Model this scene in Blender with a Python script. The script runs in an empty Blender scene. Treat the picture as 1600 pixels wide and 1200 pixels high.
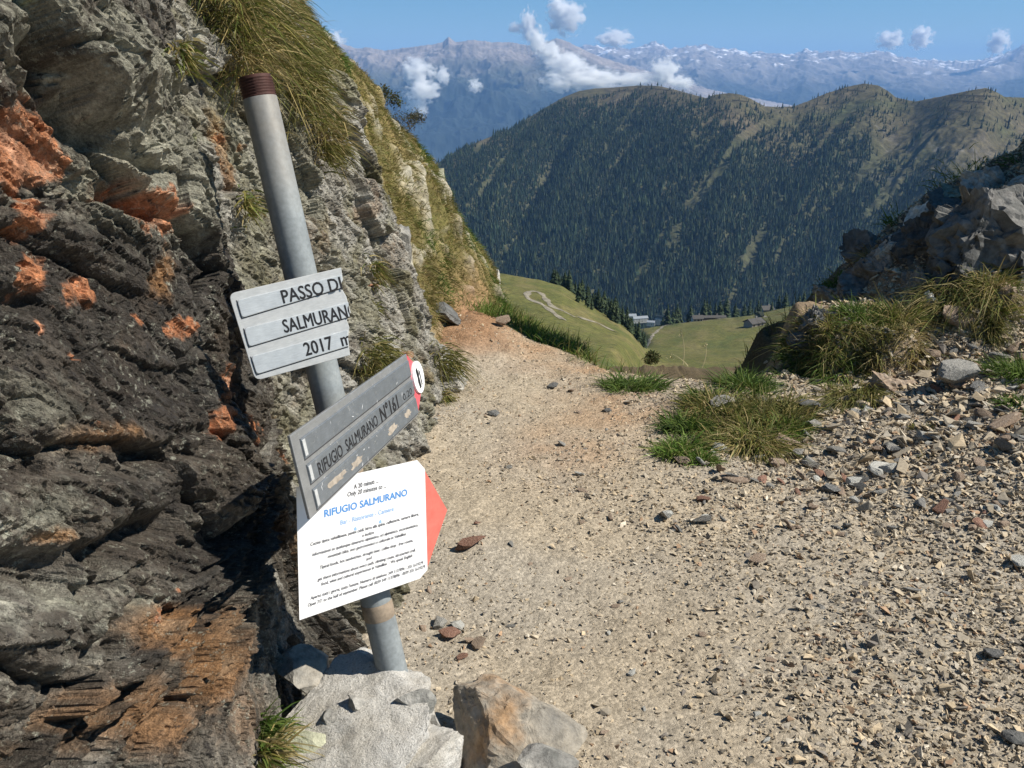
import bpy, bmesh, math, random
import numpy as np
from mathutils import Vector, Matrix

random.seed(7)
RNG = np.random.default_rng(11)
R = math.radians
scene = bpy.context.scene
COL = scene.collection

# ------------------------------------------------------------------ camera
PITCH = R(18.6)
FPX = 1385.0                      # focal length in pixels of the 1600 px wide photograph
cam_d = bpy.data.cameras.new('camera')
cam = bpy.data.objects.new('camera', cam_d)
COL.objects.link(cam)
cam_d.sensor_width = 36.0
cam_d.lens = 36.0 * FPX / 1600.0
cam_d.clip_start = 0.05
cam_d.clip_end = 200000.0
cam.location = (0, 0, 0)
cam.rotation_euler = (R(90) - PITCH, 0, 0)
scene.camera = cam

# ------------------------------------------------------------------ world, sun, exposure
SUN_AZ = R(98)                    # clockwise from the view direction (+Y): from the right
SUN_EL = R(46)
world = bpy.data.worlds.new('World')
scene.world = world
world.use_nodes = True
wn = world.node_tree
wn.nodes.clear()
sky = wn.nodes.new('ShaderNodeTexSky')
sky.sky_type = 'NISHITA'
sky.sun_disc = False
sky.sun_elevation = SUN_EL
sky.sun_rotation = SUN_AZ
sky.altitude = 2000
sky.air_density = 1.0
sky.dust_density = 0.15
sky.ozone_density = 3.0
bgn = wn.nodes.new('ShaderNodeBackground')
bgn.inputs['Strength'].default_value = 0.065
out = wn.nodes.new('ShaderNodeOutputWorld')
hsv = wn.nodes.new('ShaderNodeHueSaturation')
hsv.inputs['Saturation'].default_value = 1.3
hsv.inputs['Hue'].default_value = 0.49
wn.links.new(sky.outputs[0], hsv.inputs['Color'])
wn.links.new(hsv.outputs[0], bgn.inputs['Color'])
wn.links.new(bgn.outputs[0], out.inputs['Surface'])

sun_d = bpy.data.lights.new('sun', 'SUN')
sun_d.energy = 5.0
sun_d.angle = R(0.53)
sun_d.color = (1.0, 0.94, 0.83)
sun = bpy.data.objects.new('sun', sun_d)
COL.objects.link(sun)
SUN_DIR = Vector((math.sin(SUN_AZ) * math.cos(SUN_EL), math.cos(SUN_AZ) * math.cos(SUN_EL), math.sin(SUN_EL)))
sun.rotation_euler = SUN_DIR.to_track_quat('Z', 'Y').to_euler()
sun.location = SUN_DIR * 50

scene.view_settings.view_transform = 'Standard'
scene.view_settings.look = 'None'
scene.view_settings.exposure = 0.6
scene.view_settings.gamma = 1.0
scene.view_settings.use_curve_mapping = False
scene.cycles.max_bounces = 12
scene.cycles.diffuse_bounces = 3
scene.cycles.glossy_bounces = 3
scene.cycles.transmission_bounces = 3
scene.cycles.transparent_max_bounces = 12
scene.cycles.volume_bounces = 10
scene.cycles.volume_max_steps = 128
scene.cycles.volume_step_rate = 1.0
scene.cycles.use_denoising = True

# ------------------------------------------------------------------ numeric helpers
CP, SP = math.cos(PITCH), math.sin(PITCH)

def ray(px, py):
    a, b = (px - 800.0) / FPX, (600.0 - py) / FPX
    return np.array([a, CP + b * SP, -SP + b * CP])

def at(px, py, Y):
    d = ray(px, py)
    return Vector(d * (Y / d[1]))

def at_depth(px, py, z):
    return Vector(ray(px, py) * z)

def ratio(py):
    b = (600.0 - py) / FPX
    return (-SP + b * CP) / (CP + b * SP)

def uang(px, py):
    b = (600.0 - py) / FPX
    return (px - 800.0) / FPX / (CP + b * SP)

def _h(ix, iy, iz, seed):
    h = (ix.astype(np.uint32) * np.uint32(374761393) + iy.astype(np.uint32) * np.uint32(668265263)
         + iz.astype(np.uint32) * np.uint32(2147483647) + np.uint32((seed * 974711 + 12345) & 0xffffffff))
    h = (h ^ (h >> np.uint32(13))) * np.uint32(1274126177)
    h = (h ^ (h >> np.uint32(16))) * np.uint32(2246822519)
    return h ^ (h >> np.uint32(15))

def perlin(P, seed=0):
    P = np.asarray(P, dtype=np.float64)
    F = np.floor(P).astype(np.int64)
    f = P - F
    w = f * f * f * (f * (f * 6 - 15) + 10)
    res = np.zeros(len(P))
    for dx in (0, 1):
        for dy in (0, 1):
            for dz in (0, 1):
                h = _h(F[:, 0] + dx, F[:, 1] + dy, F[:, 2] + dz, seed)
                gx = (h & np.uint32(1023)).astype(np.float64) / 511.5 - 1
                gy = ((h >> np.uint32(10)) & np.uint32(1023)).astype(np.float64) / 511.5 - 1
                gz = ((h >> np.uint32(20)) & np.uint32(1023)).astype(np.float64) / 511.5 - 1
                d = gx * (f[:, 0] - dx) + gy * (f[:, 1] - dy) + gz * (f[:, 2] - dz)
                ww = (w[:, 0] if dx else 1 - w[:, 0]) * (w[:, 1] if dy else 1 - w[:, 1]) * (w[:, 2] if dz else 1 - w[:, 2])
                res += d * ww
    return res * 1.1

def fbm(P, octv=4, seed=0, gain=0.5, lac=2.03):
    P = np.asarray(P, dtype=np.float64)
    r = np.zeros(len(P)); a = 1.0; s = 0.0
    for o in range(octv):
        r += a * perlin(P, seed + o * 17); s += a
        P = P * lac + 13.7; a *= gain
    return r / s * 1.5

def ridged(P, octv=4, seed=0, gain=0.5):
    P = np.asarray(P, dtype=np.float64)
    r = np.zeros(len(P)); a = 1.0; s = 0.0
    for o in range(octv):
        r += a * (1 - np.abs(perlin(P, seed + o * 17)) * 1.6); s += a
        P = P * 2.07 + 7.3; a *= gain
    return r / s

def voronoi(P, seed=0):
    P = np.asarray(P, dtype=np.float64)
    F = np.floor(P).astype(np.int64)
    d1 = np.full(len(P), 9.0); d2 = np.full(len(P), 9.0); cid = np.zeros(len(P))
    for dx in (-1, 0, 1):
        for dy in (-1, 0, 1):
            for dz in (-1, 0, 1):
                c = F + np.array([dx, dy, dz])
                h = _h(c[:, 0], c[:, 1], c[:, 2], seed)
                ox = (h & np.uint32(1023)) / 1023.0
                oy = ((h >> np.uint32(10)) & np.uint32(1023)) / 1023.0
                oz = ((h >> np.uint32(20)) & np.uint32(1023)) / 1023.0
                d = np.sqrt((c[:, 0] + ox - P[:, 0]) ** 2 + (c[:, 1] + oy - P[:, 1]) ** 2 + (c[:, 2] + oz - P[:, 2]) ** 2)
                m = d < d1
                d2 = np.where(m, d1, np.minimum(d2, d))
                cid = np.where(m, (h & np.uint32(0xffff)) / 65535.0, cid)
                d1 = np.where(m, d, d1)
    return d1, d2, cid

def facets(P, seed, tilt):
    """broken faces: every cell is a plane with its own tilt and offset; returns height, gap to the next cell"""
    P = np.asarray(P, dtype=np.float64)
    F = np.floor(P).astype(np.int64); n = len(P)
    d1 = np.full(n, 9.0); d2 = np.full(n, 9.0); best = np.zeros(n)
    for dx in (-1, 0, 1):
        for dy in (-1, 0, 1):
            for dz in (-1, 0, 1):
                cx, cy, cz = F[:, 0] + dx, F[:, 1] + dy, F[:, 2] + dz
                h = _h(cx, cy, cz, seed)
                ax = P[:, 0] - cx - (h & np.uint32(1023)) / 1023.0
                ay = P[:, 1] - cy - ((h >> np.uint32(10)) & np.uint32(1023)) / 1023.0
                az = P[:, 2] - cz - ((h >> np.uint32(20)) & np.uint32(1023)) / 1023.0
                d = np.sqrt(ax * ax + ay * ay + az * az)
                g = _h(cz, cx, cy, seed + 5)
                hh = (g & np.uint32(255)) / 255.0 - .5 + tilt * (((g >> np.uint32(8)) & np.uint32(255)) / 127.5 - 1) * ax + tilt * (((g >> np.uint32(16)) & np.uint32(255)) / 127.5 - 1) * ay
                m = d < d1
                d2 = np.where(m, d1, np.minimum(d2, d)); best = np.where(m, hh, best); d1 = np.where(m, d, d1)
    return best, d2 - d1

def sstep(a, b, x):
    t = np.clip((x - a) / (b - a), 0, 1)
    return t * t * (3 - 2 * t)

def mixc(A, B, m):
    return A * (1 - m[:, None]) + np.asarray(B)[None, :] * m[:, None]

# ------------------------------------------------------------------ object helpers
def mesh_np(name, V, F, mat, cols=None, smooth=True, parent=None, vec=None):
    """V (n,3), F (m,3|4) -> one mesh object"""
    me = bpy.data.meshes.new(name)
    V = np.ascontiguousarray(V, dtype=np.float32); F = np.ascontiguousarray(F, dtype=np.int32)
    k = F.shape[1]
    me.vertices.add(len(V)); me.vertices.foreach_set('co', V.ravel())
    me.loops.add(F.size); me.loops.foreach_set('vertex_index', F.ravel())
    me.polygons.add(len(F))
    me.polygons.foreach_set('loop_start', np.arange(0, F.size, k, dtype=np.int32))
    me.polygons.foreach_set('use_smooth', np.full(len(F), smooth, dtype=bool))
    me.update(calc_edges=True)
    if cols is not None:
        at_ = me.color_attributes.new('Col', 'FLOAT_COLOR', 'POINT')
        c4 = np.ones((len(V), 4), dtype=np.float32); c4[:, :3] = np.clip(cols, 0, 1)
        at_.data.foreach_set('color', c4.ravel())
    if vec is not None:
        a2 = me.attributes.new('fol', 'FLOAT_VECTOR', 'POINT')
        a2.data.foreach_set('vector', np.ascontiguousarray(vec, dtype=np.float32).ravel())
    if mat: me.materials.append(mat)
    o = bpy.data.objects.new(name, me)
    COL.objects.link(o)
    if parent: o.parent = parent
    return o

def grid_faces(nu, nv):
    i = np.arange(nu - 1)[:, None] * nv + np.arange(nv - 1)[None, :]
    i = i.ravel()
    return np.stack([i, i + nv, i + nv + 1, i + 1], 1)

def bm_obj(name, bm, mat, parent=None, smooth=False):
    me = bpy.data.meshes.new(name)
    bm.normal_update(); bm.to_mesh(me); bm.free()
    if smooth:
        me.polygons.foreach_set('use_smooth', np.ones(len(me.polygons), dtype=bool))
    if mat: me.materials.append(mat)
    o = bpy.data.objects.new(name, me); COL.objects.link(o)
    if parent: o.parent = parent
    return o

def tag(o, label, cat, group=None, kind=None):
    o['label'] = label
    if cat: o['category'] = cat
    if group: o['group'] = group
    if kind: o['kind'] = kind
    return o

def empty(name, loc, rot=None):
    o = bpy.data.objects.new(name, None); COL.objects.link(o)
    o.empty_display_size = 0.05
    if rot is not None: o.matrix_world = Matrix.Translation(loc) @ rot.to_4x4()
    else: o.location = loc
    return o

# ------------------------------------------------------------------ materials
class NT:
    def __init__(s, name):
        s.m = bpy.data.materials.new(name); s.m.use_nodes = True
        s.t = s.m.node_tree; s.t.nodes.clear()
        s.out = s.t.nodes.new('ShaderNodeOutputMaterial')
        s.b = s.t.nodes.new('ShaderNodeBsdfPrincipled')
        s.t.links.new(s.b.outputs[0], s.out.inputs['Surface'])
        s.b.inputs['Specular IOR Level'].default_value = 0.25
    def n(s, typ, **kw):
        x = s.t.nodes.new(typ)
        for k, v in kw.items(): setattr(x, k, v)
        return x
    def l(s, a, b): s.t.links.new(a, b)
    def coord(s, which='Object'):
        if not hasattr(s, '_c'): s._c = s.n('ShaderNodeTexCoord')
        return s._c.outputs[which]
    def noise(s, scale, detail=4, rough=0.6, vec=None, dist=0.0):
        x = s.n('ShaderNodeTexNoise')
        x.inputs['Scale'].default_value = scale; x.inputs['Detail'].default_value = detail
        x.inputs['Roughness'].default_value = rough; x.inputs['Distortion'].default_value = dist
        s.l(vec if vec is not None else s.coord(), x.inputs['Vector'])
        return x.outputs['Fac']
    def ramp(s, fac, stops):
        r = s.n('ShaderNodeValToRGB')
        e = r.color_ramp.elements
        while len(e) < len(stops): e.new(0.5)
        for k, (p, c) in enumerate(stops):
            e[k].position = p; e[k].color = (c[0], c[1], c[2], 1) if not isinstance(c, (int, float)) else (c, c, c, 1)
        s.l(fac, r.inputs[0]); return r.outputs[0]
    def mix(s, a, b, fac, mode='MIX'):
        x = s.n('ShaderNodeMix', data_type='RGBA', blend_type=mode)
        for sock, v in ((x.inputs[0], fac), (x.inputs[6], a), (x.inputs[7], b)):
            if isinstance(v, (int, float)): sock.default_value = v
            elif isinstance(v, tuple): sock.default_value = (v[0], v[1], v[2], 1)
            else: s.l(v, sock)
        return x.outputs[2]
    def math(s, op, a, b=0.0, c=None):
        x = s.n('ShaderNodeMath', operation=op)
        for k, v in enumerate((a, b) if c is None else (a, b, c)):
            if isinstance(v, (int, float)): x.inputs[k].default_value = v
            else: s.l(v, x.inputs[k])
        return x.outputs[0]
    def attr(s, name='Col'):
        x = s.n('ShaderNodeAttribute', attribute_name=name); return x.outputs['Color']
    def bump(s, h, strength, dist, prev=None):
        x = s.n('ShaderNodeBump'); x.inputs['Strength'].default_value = strength; x.inputs['Distance'].default_value = dist
        s.l(h, x.inputs['Height'])
        if prev is not None: s.l(prev, x.inputs['Normal'])
        s.l(x.outputs[0], s.b.inputs['Normal']); return x.outputs[0]
    def base(s, c):
        if isinstance(c, tuple): s.b.inputs['Base Color'].default_value = (c[0], c[1], c[2], 1)
        else: s.l(c, s.b.inputs['Base Color'])
    def set(s, **kw):
        for k, v in kw.items(): s.b.inputs[k.replace('_', ' ')].default_value = v
        return s

def m_cliff():
    s = NT('cliff_rock'); s.set(Roughness=0.8, Specular_IOR_Level=0.3)
    c = s.attr()
    fa = s.n('ShaderNodeAttribute', attribute_name='fol')
    mp = s.n('ShaderNodeMapping'); mp.inputs['Scale'].default_value = (60, 9, 30); s.l(fa.outputs['Vector'], mp.inputs[0])
    f1 = s.noise(1.0, 6, 0.7, mp.outputs[0]); 
    n1 = s.noise(34, 6, 0.72); n2 = s.noise(190, 4, 0.75); n0 = s.noise(11, 5, 0.7)
    c1 = s.mix(c, s.ramp(f1, [(0.30, 0.50), (0.5, 1.0), (0.72, 1.55)]), 0.85, 'MULTIPLY')
    c1 = s.mix(c1, s.ramp(n1, [(0.30, 0.45), (0.5, 1.0), (0.70, 1.6)]), 0.85, 'MULTIPLY')
    c1 = s.mix(c1, s.ramp(n2, [(0.3, 0.55), (0.7, 1.45)]), 0.8, 'MULTIPLY')
    # pale crustose lichen specks and dark specks
    f = s.math('MULTIPLY', s.ramp(s.noise(85, 4, 0.8), [(0.56, 0.0), (0.63, 0.8)]), s.ramp(n0, [(0.42, 0.0), (0.6, 1.0)]))
    c1 = s.mix(c1, (0.43, 0.43, 0.35), f)
    f = s.math('MULTIPLY', s.ramp(s.noise(48, 5, 0.8), [(0.56, 0.0), (0.62, 0.85)]), s.ramp(n0, [(0.40, 1.0), (0.58, 0.0)]))
    c1 = s.mix(c1, (0.035, 0.03, 0.028), f)
    s.base(c1)
    bw = s.n('ShaderNodeRGBToBW'); s.l(c, bw.inputs[0])
    rr = s.ramp(bw.outputs[0], [(0.04, 0.40), (0.14, 0.85)]); s.l(rr, s.b.inputs['Roughness'])
    h = s.math('ADD', s.math('MULTIPLY', f1, 0.9), s.math('MULTIPLY', n1, 0.9))
    h = s.math('ADD', h, s.math('MULTIPLY', n2, 0.4))
    s.bump(h, 1.0, 0.016)
    return s.m

def m_vcol(name, rough=0.9, nscale=200, amt=0.7, bump=0.5, bdist=0.004, spec=0.2):
    s = NT(name); s.set(Roughness=rough, Specular_IOR_Level=spec)
    n1 = s.noise(nscale, 5, 0.7)
    v = s.ramp(n1, [(0.3, 1 - amt * 0.55), (0.7, 1 + amt * 0.55)])
    s.base(s.mix(s.attr(), v, 1.0, 'MULTIPLY'))
    if bump: s.bump(n1, bump, bdist)
    return s.m

def m_ground():
    s = NT('gravel_ground'); s.set(Roughness=0.95, Specular_IOR_Level=0.1)
    n1 = s.noise(90, 6, 0.75); n2 = s.noise(420, 3, 0.7)
    vo = s.n('ShaderNodeTexVoronoi'); vo.inputs['Scale'].default_value = 95
    s.l(s.coord(), vo.inputs['Vector'])
    cell = s.ramp(vo.outputs['Color'], [(0.15, 0.72), (0.85, 1.25)])
    c = s.mix(s.attr(), s.ramp(n1, [(0.3, 0.62), (0.7, 1.35)]), 1.0, 'MULTIPLY')
    c = s.mix(c, cell, 0.8, 'MULTIPLY')
    c = s.mix(c, s.ramp(n2, [(0.3, 0.75), (0.7, 1.25)]), 0.8, 'MULTIPLY')
    s.base(c)
    h = s.math('ADD', n1, s.math('MULTIPLY', s.math('SUBTRACT', 1.0, vo.outputs['Distance']), 0.35))
    h = s.math('ADD', h, s.math('MULTIPLY', n2, 0.3))
    s.bump(h, 0.9, 0.008)
    return s.m

def m_stone(name, ca, cb, cc, scale=9, bump=0.6, bd=0.02, band=False):
    s = NT(name); s.set(Roughness=0.85, Specular_IOR_Level=0.2)
    oi = s.n('ShaderNodeObjectInfo')
    add = s.n('ShaderNodeVectorMath', operation='ADD'); s.l(s.coord(), add.inputs[0]); s.l(oi.outputs['Location'], add.inputs[1])
    v = add.outputs[0]
    n1 = s.noise(scale, 6, 0.65, v); n2 = s.noise(scale * 7, 4, 0.7, v)
    c = s.ramp(n1, [(0.3, ca), (0.5, cb), (0.68, cc)])
    c = s.mix(c, s.ramp(n2, [(0.3, 0.6), (0.7, 1.4)]), 0.9, 'MULTIPLY')
    rnd = s.ramp(oi.outputs['Random'], [(0.0, 0.7), (1.0, 1.25)])
    c = s.mix(c, rnd, 1.0, 'MULTIPLY')
    s.base(c)
    s.bump(s.math('ADD', n1, s.math('MULTIPLY', n2, 0.4)), bump, bd)
    return s.m

def m_leaf(name, rough=0.7, trans=0.3):
    s = NT(name); s.set(Roughness=rough, Specular_IOR_Level=0.25)
    c = s.attr(); s.base(c)
    tr = s.n('ShaderNodeBsdfTranslucent'); s.l(c, tr.inputs['Color'])
    mx = s.n('ShaderNodeMixShader'); mx.inputs[0].default_value = trans
    s.l(s.b.outputs[0], mx.inputs[1]); s.l(tr.outputs[0], mx.inputs[2]); s.l(mx.outputs[0], s.out.inputs['Surface'])
    return s.m

def m_plain(name, col, rough=0.6, metal=0.0, nscale=0, amt=0.3, bump=0.0, spec=0.3):
    s = NT(name); s.set(Roughness=rough, Metallic=metal, Specular_IOR_Level=spec)
    if nscale:
        n = s.noise(nscale, 5, 0.65)
        c = s.mix(col, s.ramp(n, [(0.3, 1 - amt), (0.7, 1 + amt)]), 1.0, 'MULTIPLY'); s.base(c)
        if bump: s.bump(n, bump, 0.003)
    else: s.base(col)
    return s.m

M = {}
M['cliff'] = m_cliff()
M['ground'] = m_ground()
M['hill'] = m_vcol('hillside_soil', nscale=22, amt=0.9, bump=0.7, bdist=0.03)
M['meadow'] = m_vcol('meadow_turf', nscale=0.5, amt=1.0, bump=0.5, bdist=0.8)
M['mountain'] = m_vcol('mountain_ground', nscale=0.05, amt=1.1, bump=0.6, bdist=6.0)
M['far'] = m_vcol('far_range_rock', nscale=0.004, amt=0.7, bump=0.0)
M['gravel'] = m_vcol('gravel_stone', nscale=150, amt=0.5, bump=0.3, bdist=0.003)
M['leaf'] = m_leaf('grass_blade')
M['needle'] = m_leaf('conifer_needles', 0.8, 0.1)
M['stone_grey'] = m_stone('stone_grey', (0.13, 0.13, 0.12), (0.25, 0.24, 0.22), (0.36, 0.34, 0.30))
M['stone_brown'] = m_stone('stone_brown', (0.16, 0.12, 0.09), (0.30, 0.22, 0.16), (0.36, 0.31, 0.25))
M['stone_red'] = m_stone('stone_red', (0.14, 0.08, 0.06), (0.26, 0.14, 0.10), (0.34, 0.23, 0.17))
M['stone_pale'] = m_stone('stone_pale', (0.30, 0.30, 0.27), (0.45, 0.44, 0.40), (0.55, 0.54, 0.5))
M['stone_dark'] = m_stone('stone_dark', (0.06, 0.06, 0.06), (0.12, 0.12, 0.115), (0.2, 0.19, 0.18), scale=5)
M['stone_lichen'] = m_stone('stone_lichen', (0.15, 0.15, 0.12), (0.30, 0.30, 0.22), (0.46, 0.46, 0.33), scale=7)
M['stone_ochre'] = m_stone('stone_ochre', (0.20, 0.19, 0.17), (0.28, 0.25, 0.205), (0.32, 0.205, 0.115), scale=6)
M['bark'] = m_plain('bark', (0.09, 0.065, 0.05), 0.9)
# ================================================================== GROUND OF THE PASS
YC_X = [-3, -1.0, -0.1, 0.25, 0.5, 1.0, 1.5, 2.2, 5]
YC_Y = [6.5, 5.6, 5.15, 4.7, 4.3, 3.85, 4.2, 5.6, 7.0]

def ground_base(x, y):
    x = np.asarray(x, float); y = np.asarray(y, float)
    z = -1.27 - 0.035 * (y - 1.5) + 0.17 * np.maximum(0, x - 1.1) * sstep(1.4, 3.2, y)
    yc = np.interp(x, YC_X, YC_Y)
    d = np.maximum(0, y - yc)
    k1 = np.where(x < 0.45, 0.19, 0.55)
    z = z - k1 * np.minimum(d, 1.6) - 0.62 * np.maximum(0, d - 1.6)
    # low bank along the left edge where the path leaves the buttress
    z = z + 0.10 * sstep(0.15, -0.35, x - 0.12 * (y - 4.6)) * sstep(4.2, 4.9, y)
    # rocky bank on the right
    yb = np.interp(x, [1.0, 1.3, 1.9, 2.5, 4.0], [3.9, 3.75, 3.72, 3.9, 4.0])
    h = np.interp(x, [1.3, 1.5, 1.62, 1.74, 1.86, 2.02, 2.2, 2.38, 2.7, 3.4, 4.5, 6], [0.0, 0.05, 0.12, 0.24, 0.40, 0.55, 0.72, 0.85, 1.0, 1.5, 2.6, 3.6])
    front = sstep(-0.05, 0.75, (y - yb))
    crest = -1.42 + h - 1.0 * np.maximum(0, y - 5.1 - 0.25 * np.maximum(0, x - 2.8))
    z = np.where(x > 1.2, np.maximum(z, z * (1 - front * sstep(1.25, 1.5, x)) + crest * front * sstep(1.25, 1.5, x)), z)
    # unseen steep rise beyond the right view edge, added to shade the bank rocks
    z = z + 2.2 * sstep(2.8, 3.35, x) * sstep(4.15, 4.4, y) * (1 - sstep(4.95, 5.3, y))
    # turf hummock at the left end of the bank
    wq = 0.25 * np.sin(x * 9 + y * 5) + 0.18 * np.sin(x * 21 - y * 13)
    q = ((x - 1.70) / 0.46) ** 2 + ((y - 4.2) / 0.40) ** 2 + wq * .7
    z = np.maximum(z, -1.42 + 0.36 * (1 - sstep(0.25, 1.25, q)) - 3.0 * sstep(1.2, 1.4, q))
    # earthy foot with grass left of the hummock
    q = ((x - 0.95) / 0.42) ** 2 + ((y - 3.75 - 0.25 * (x - 0.95)) / 0.38) ** 2
    z = z + 0.07 * np.exp(-q * 1.6)
    return z

def ground_z(x, y):
    x = np.atleast_1d(np.asarray(x, float)); y = np.atleast_1d(np.asarray(y, float))
    P = np.stack([x, y, np.zeros_like(x)], 1)
    z = ground_base(x, y)
    z = z + 0.035 * fbm(P * 1.3, 3, 5) + 0.012 * fbm(P * 6.0, 3, 9)
    rub = sstep(0.9, 2.2, x + 0.35 * (y - 3.0))
    z = z + rub * 0.035 * fbm(P * 7.0, 3, 21)
    z = z + 0.03 * fbm(P * 8, 3, 33) * sstep(0.12, -0.16, x - 0.10 * (y - 4.7)) * sstep(4.35, 4.7, y)
    bk = sstep(1.15, 1.4, x) * sstep(3.75, 4.0, y)
    z = z + bk * (0.09 * fbm(P * 2.6, 4, 25) + 0.03 * ridged(P * 6, 3, 27) - .02)
    return z

def gz(x, y): return float(ground_z([x], [y])[0])

def on_ground(px, py):
    d = ray(px, py); lo, hi = 0.6, 14.0
    prev = lo
    for t in np.linspace(0.9, 12, 600):
        p = d * t
        if p[2] < gz0(p[0], p[1]): return Vector((p[0], p[1], gz(p[0], p[1])))
    return Vector(d * 5)
def gz0(x, y): return float(ground_base(np.array([x]), np.array([y]))[0])

def build_ground():
    xs = np.concatenate([np.arange(-2.2, -1.0, 0.05), np.arange(-1.0, 2.9, 0.0125), np.arange(2.9, 7.0, 0.05)])
    ys = np.concatenate([np.arange(-1.5, 0.9, 0.06), np.arange(0.9, 5.6, 0.0125), np.geomspace(5.6, 14, 90)])
    X, Y = np.meshgrid(xs, ys, indexing='ij')
    x, y = X.ravel(), Y.ravel()
    z = ground_z(x, y)
    P = np.stack([x, y, np.zeros_like(x)], 1)
    fine = 0.006 * fbm(P * 22, 3, 31) + 0.004 * (ridged(P * 70, 2, 41) - .75) - .0015
    z = z + fine
    V = np.stack([x, y, z], 1)
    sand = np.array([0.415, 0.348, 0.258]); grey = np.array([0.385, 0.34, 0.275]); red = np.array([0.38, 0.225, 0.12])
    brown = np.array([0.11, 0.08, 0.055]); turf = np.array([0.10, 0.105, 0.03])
    c = np.tile(sand, (len(V), 1))
    c = mixc(c, grey, sstep(-0.25, 0.45, fbm(P * 1.7, 4, 51) + 0.35 * sstep(0.4, 1.5, x)) * 0.9)
    def blob(cx, cy, rx, ry, s=60):
        q = ((x - cx) / rx) ** 2 + ((y - cy) / ry) ** 2
        return np.exp(-q) * np.clip(0.7 + 0.9 * fbm(P * 5, 3, s), 0, 1)
    for (px, py, rx, ry, k) in ((880, 720, .22, .3, .6), (960, 650, .28, .35, .75), (850, 545, .45, .25, .7), (1060, 590, .3, .2, .4), (720, 480, .3, .5, .9), (760, 510, .35, .3, .8), (930, 575, .4, .15, .7)):
        d = ray(px, py); t = -1.38 / d[2]
        c = mixc(c, red, blob(d[0] * t, d[1] * t, rx, ry) * k)
    yc = np.interp(x, YC_X, YC_Y)
    edge = sstep(-0.1, 0.35, y - yc + 0.25 * fbm(P * 3, 3, 71))
    c = mixc(c, turf, edge)
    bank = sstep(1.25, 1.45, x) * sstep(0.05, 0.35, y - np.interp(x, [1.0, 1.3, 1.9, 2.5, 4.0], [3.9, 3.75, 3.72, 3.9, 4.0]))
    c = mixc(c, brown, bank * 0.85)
    eb = sstep(0.12, -0.16, x - 0.10 * (y - 4.7) + .10 * fbm(P * 4, 3, 73)) * sstep(4.35, 4.7, y + .2 * fbm(P * 3, 2, 75))
    c = mixc(c, (0.27, 0.155, 0.085), eb * .9)
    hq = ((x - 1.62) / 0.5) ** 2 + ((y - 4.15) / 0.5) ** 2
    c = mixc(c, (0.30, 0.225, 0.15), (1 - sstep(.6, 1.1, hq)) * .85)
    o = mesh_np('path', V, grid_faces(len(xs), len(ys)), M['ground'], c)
    tag(o, 'pale gravel path crossing the pass between cliff and rubble bank', None, kind='structure')
build_ground()

# ================================================================== CLIFF ON THE LEFT
def wall_x(y, z):
    y = np.asarray(y, float); z = np.asarray(z, float)
    hz = z + 1.3
    near = -0.455 - 0.115 * hz - 0.10 * sstep(1.3, 0.5, y)
    near = near + 0.05 * np.exp(-((z + 1.15) / 0.22) ** 2) * sstep(1.6, 1.1, y)
    far = -0.43 - 0.235 * hz + 0.05 * (y - 2.0) - 0.02 * np.maximum(0, z + 0.4)
    k = sstep(1.72, 1.98, y + 0.10 * (z + 0.5))
    x = near * (1 - k) + far * k
    # hollow behind the post and a spread foot below it
    x = x - 0.03 * np.exp(-((y - 1.8) / 0.12) ** 2 - ((z + 1.0) / 0.3) ** 2)
    x = x + 0.11 * np.exp(-((z + 1.36) / 0.20) ** 2) * sstep(1.5, 1.8, y) * sstep(3.2, 2.4, y)
    # buttress turns away at its far edge
    ye = 4.0 - 0.2 * hz
    x = x - 0.9 * np.maximum(0, y - ye) ** 1.25 * 1.6
    # top of the buttress leans back into the ledge
    zt = np.interp(y, [1.2, 2.0, 2.6, 3.2, 3.9], [1.2, 0.5, 0.2, 0.08, 0.0])
    x = x - 3.0 * np.maximum(0, z - zt)
    return x

def wall_hit(px, py):
    d = ray(px, py); t0 = 0.3
    for t in np.linspace(0.4, 6.5, 1200):
        p = d * t
        if p[0] < float(wall_x(p[1], p[2])): return p
    return d * 5

def wall_blob(y, z, px, py, rx, ry, ang=0):
    c = wall_hit(px, py); a = R(ang)
    A = wall_hit(px + rx * math.cos(a), py + rx * math.sin(a)) - c
    B = wall_hit(px - ry * math.sin(a), py + ry * math.cos(a)) - c
    Mx = np.array([[A[1], B[1]], [A[2], B[2]]])
    if abs(np.linalg.det(Mx)) < 1e-7: return np.zeros(len(y))
    I = np.linalg.inv(Mx)
    dy, dz = y - c[1], z - c[2]
    q = (I[0, 0] * dy + I[0, 1] * dz) ** 2 + (I[1, 0] * dy + I[1, 1] * dz) ** 2
    return np.exp(-q)

def seg_dist(y, z, pts):
    best = np.full(len(y), 9.0); side = np.zeros(len(y))
    for (a, b) in zip(pts[:-1], pts[1:]):
        ab = b - a; L = ab @ ab
        t = np.clip(((y - a[0]) * ab[0] + (z - a[1]) * ab[1]) / L, 0, 1)
        dy, dz = y - (a[0] + t * ab[0]), z - (a[1] + t * ab[1])
        d = np.sqrt(dy * dy + dz * dz)
        s = np.sign(ab[0] * (z - a[1]) - ab[1] * (y - a[0]))
        m = d < best
        side = np.where(m, s, side); best = np.where(m, d, best)
    return best, side

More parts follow.
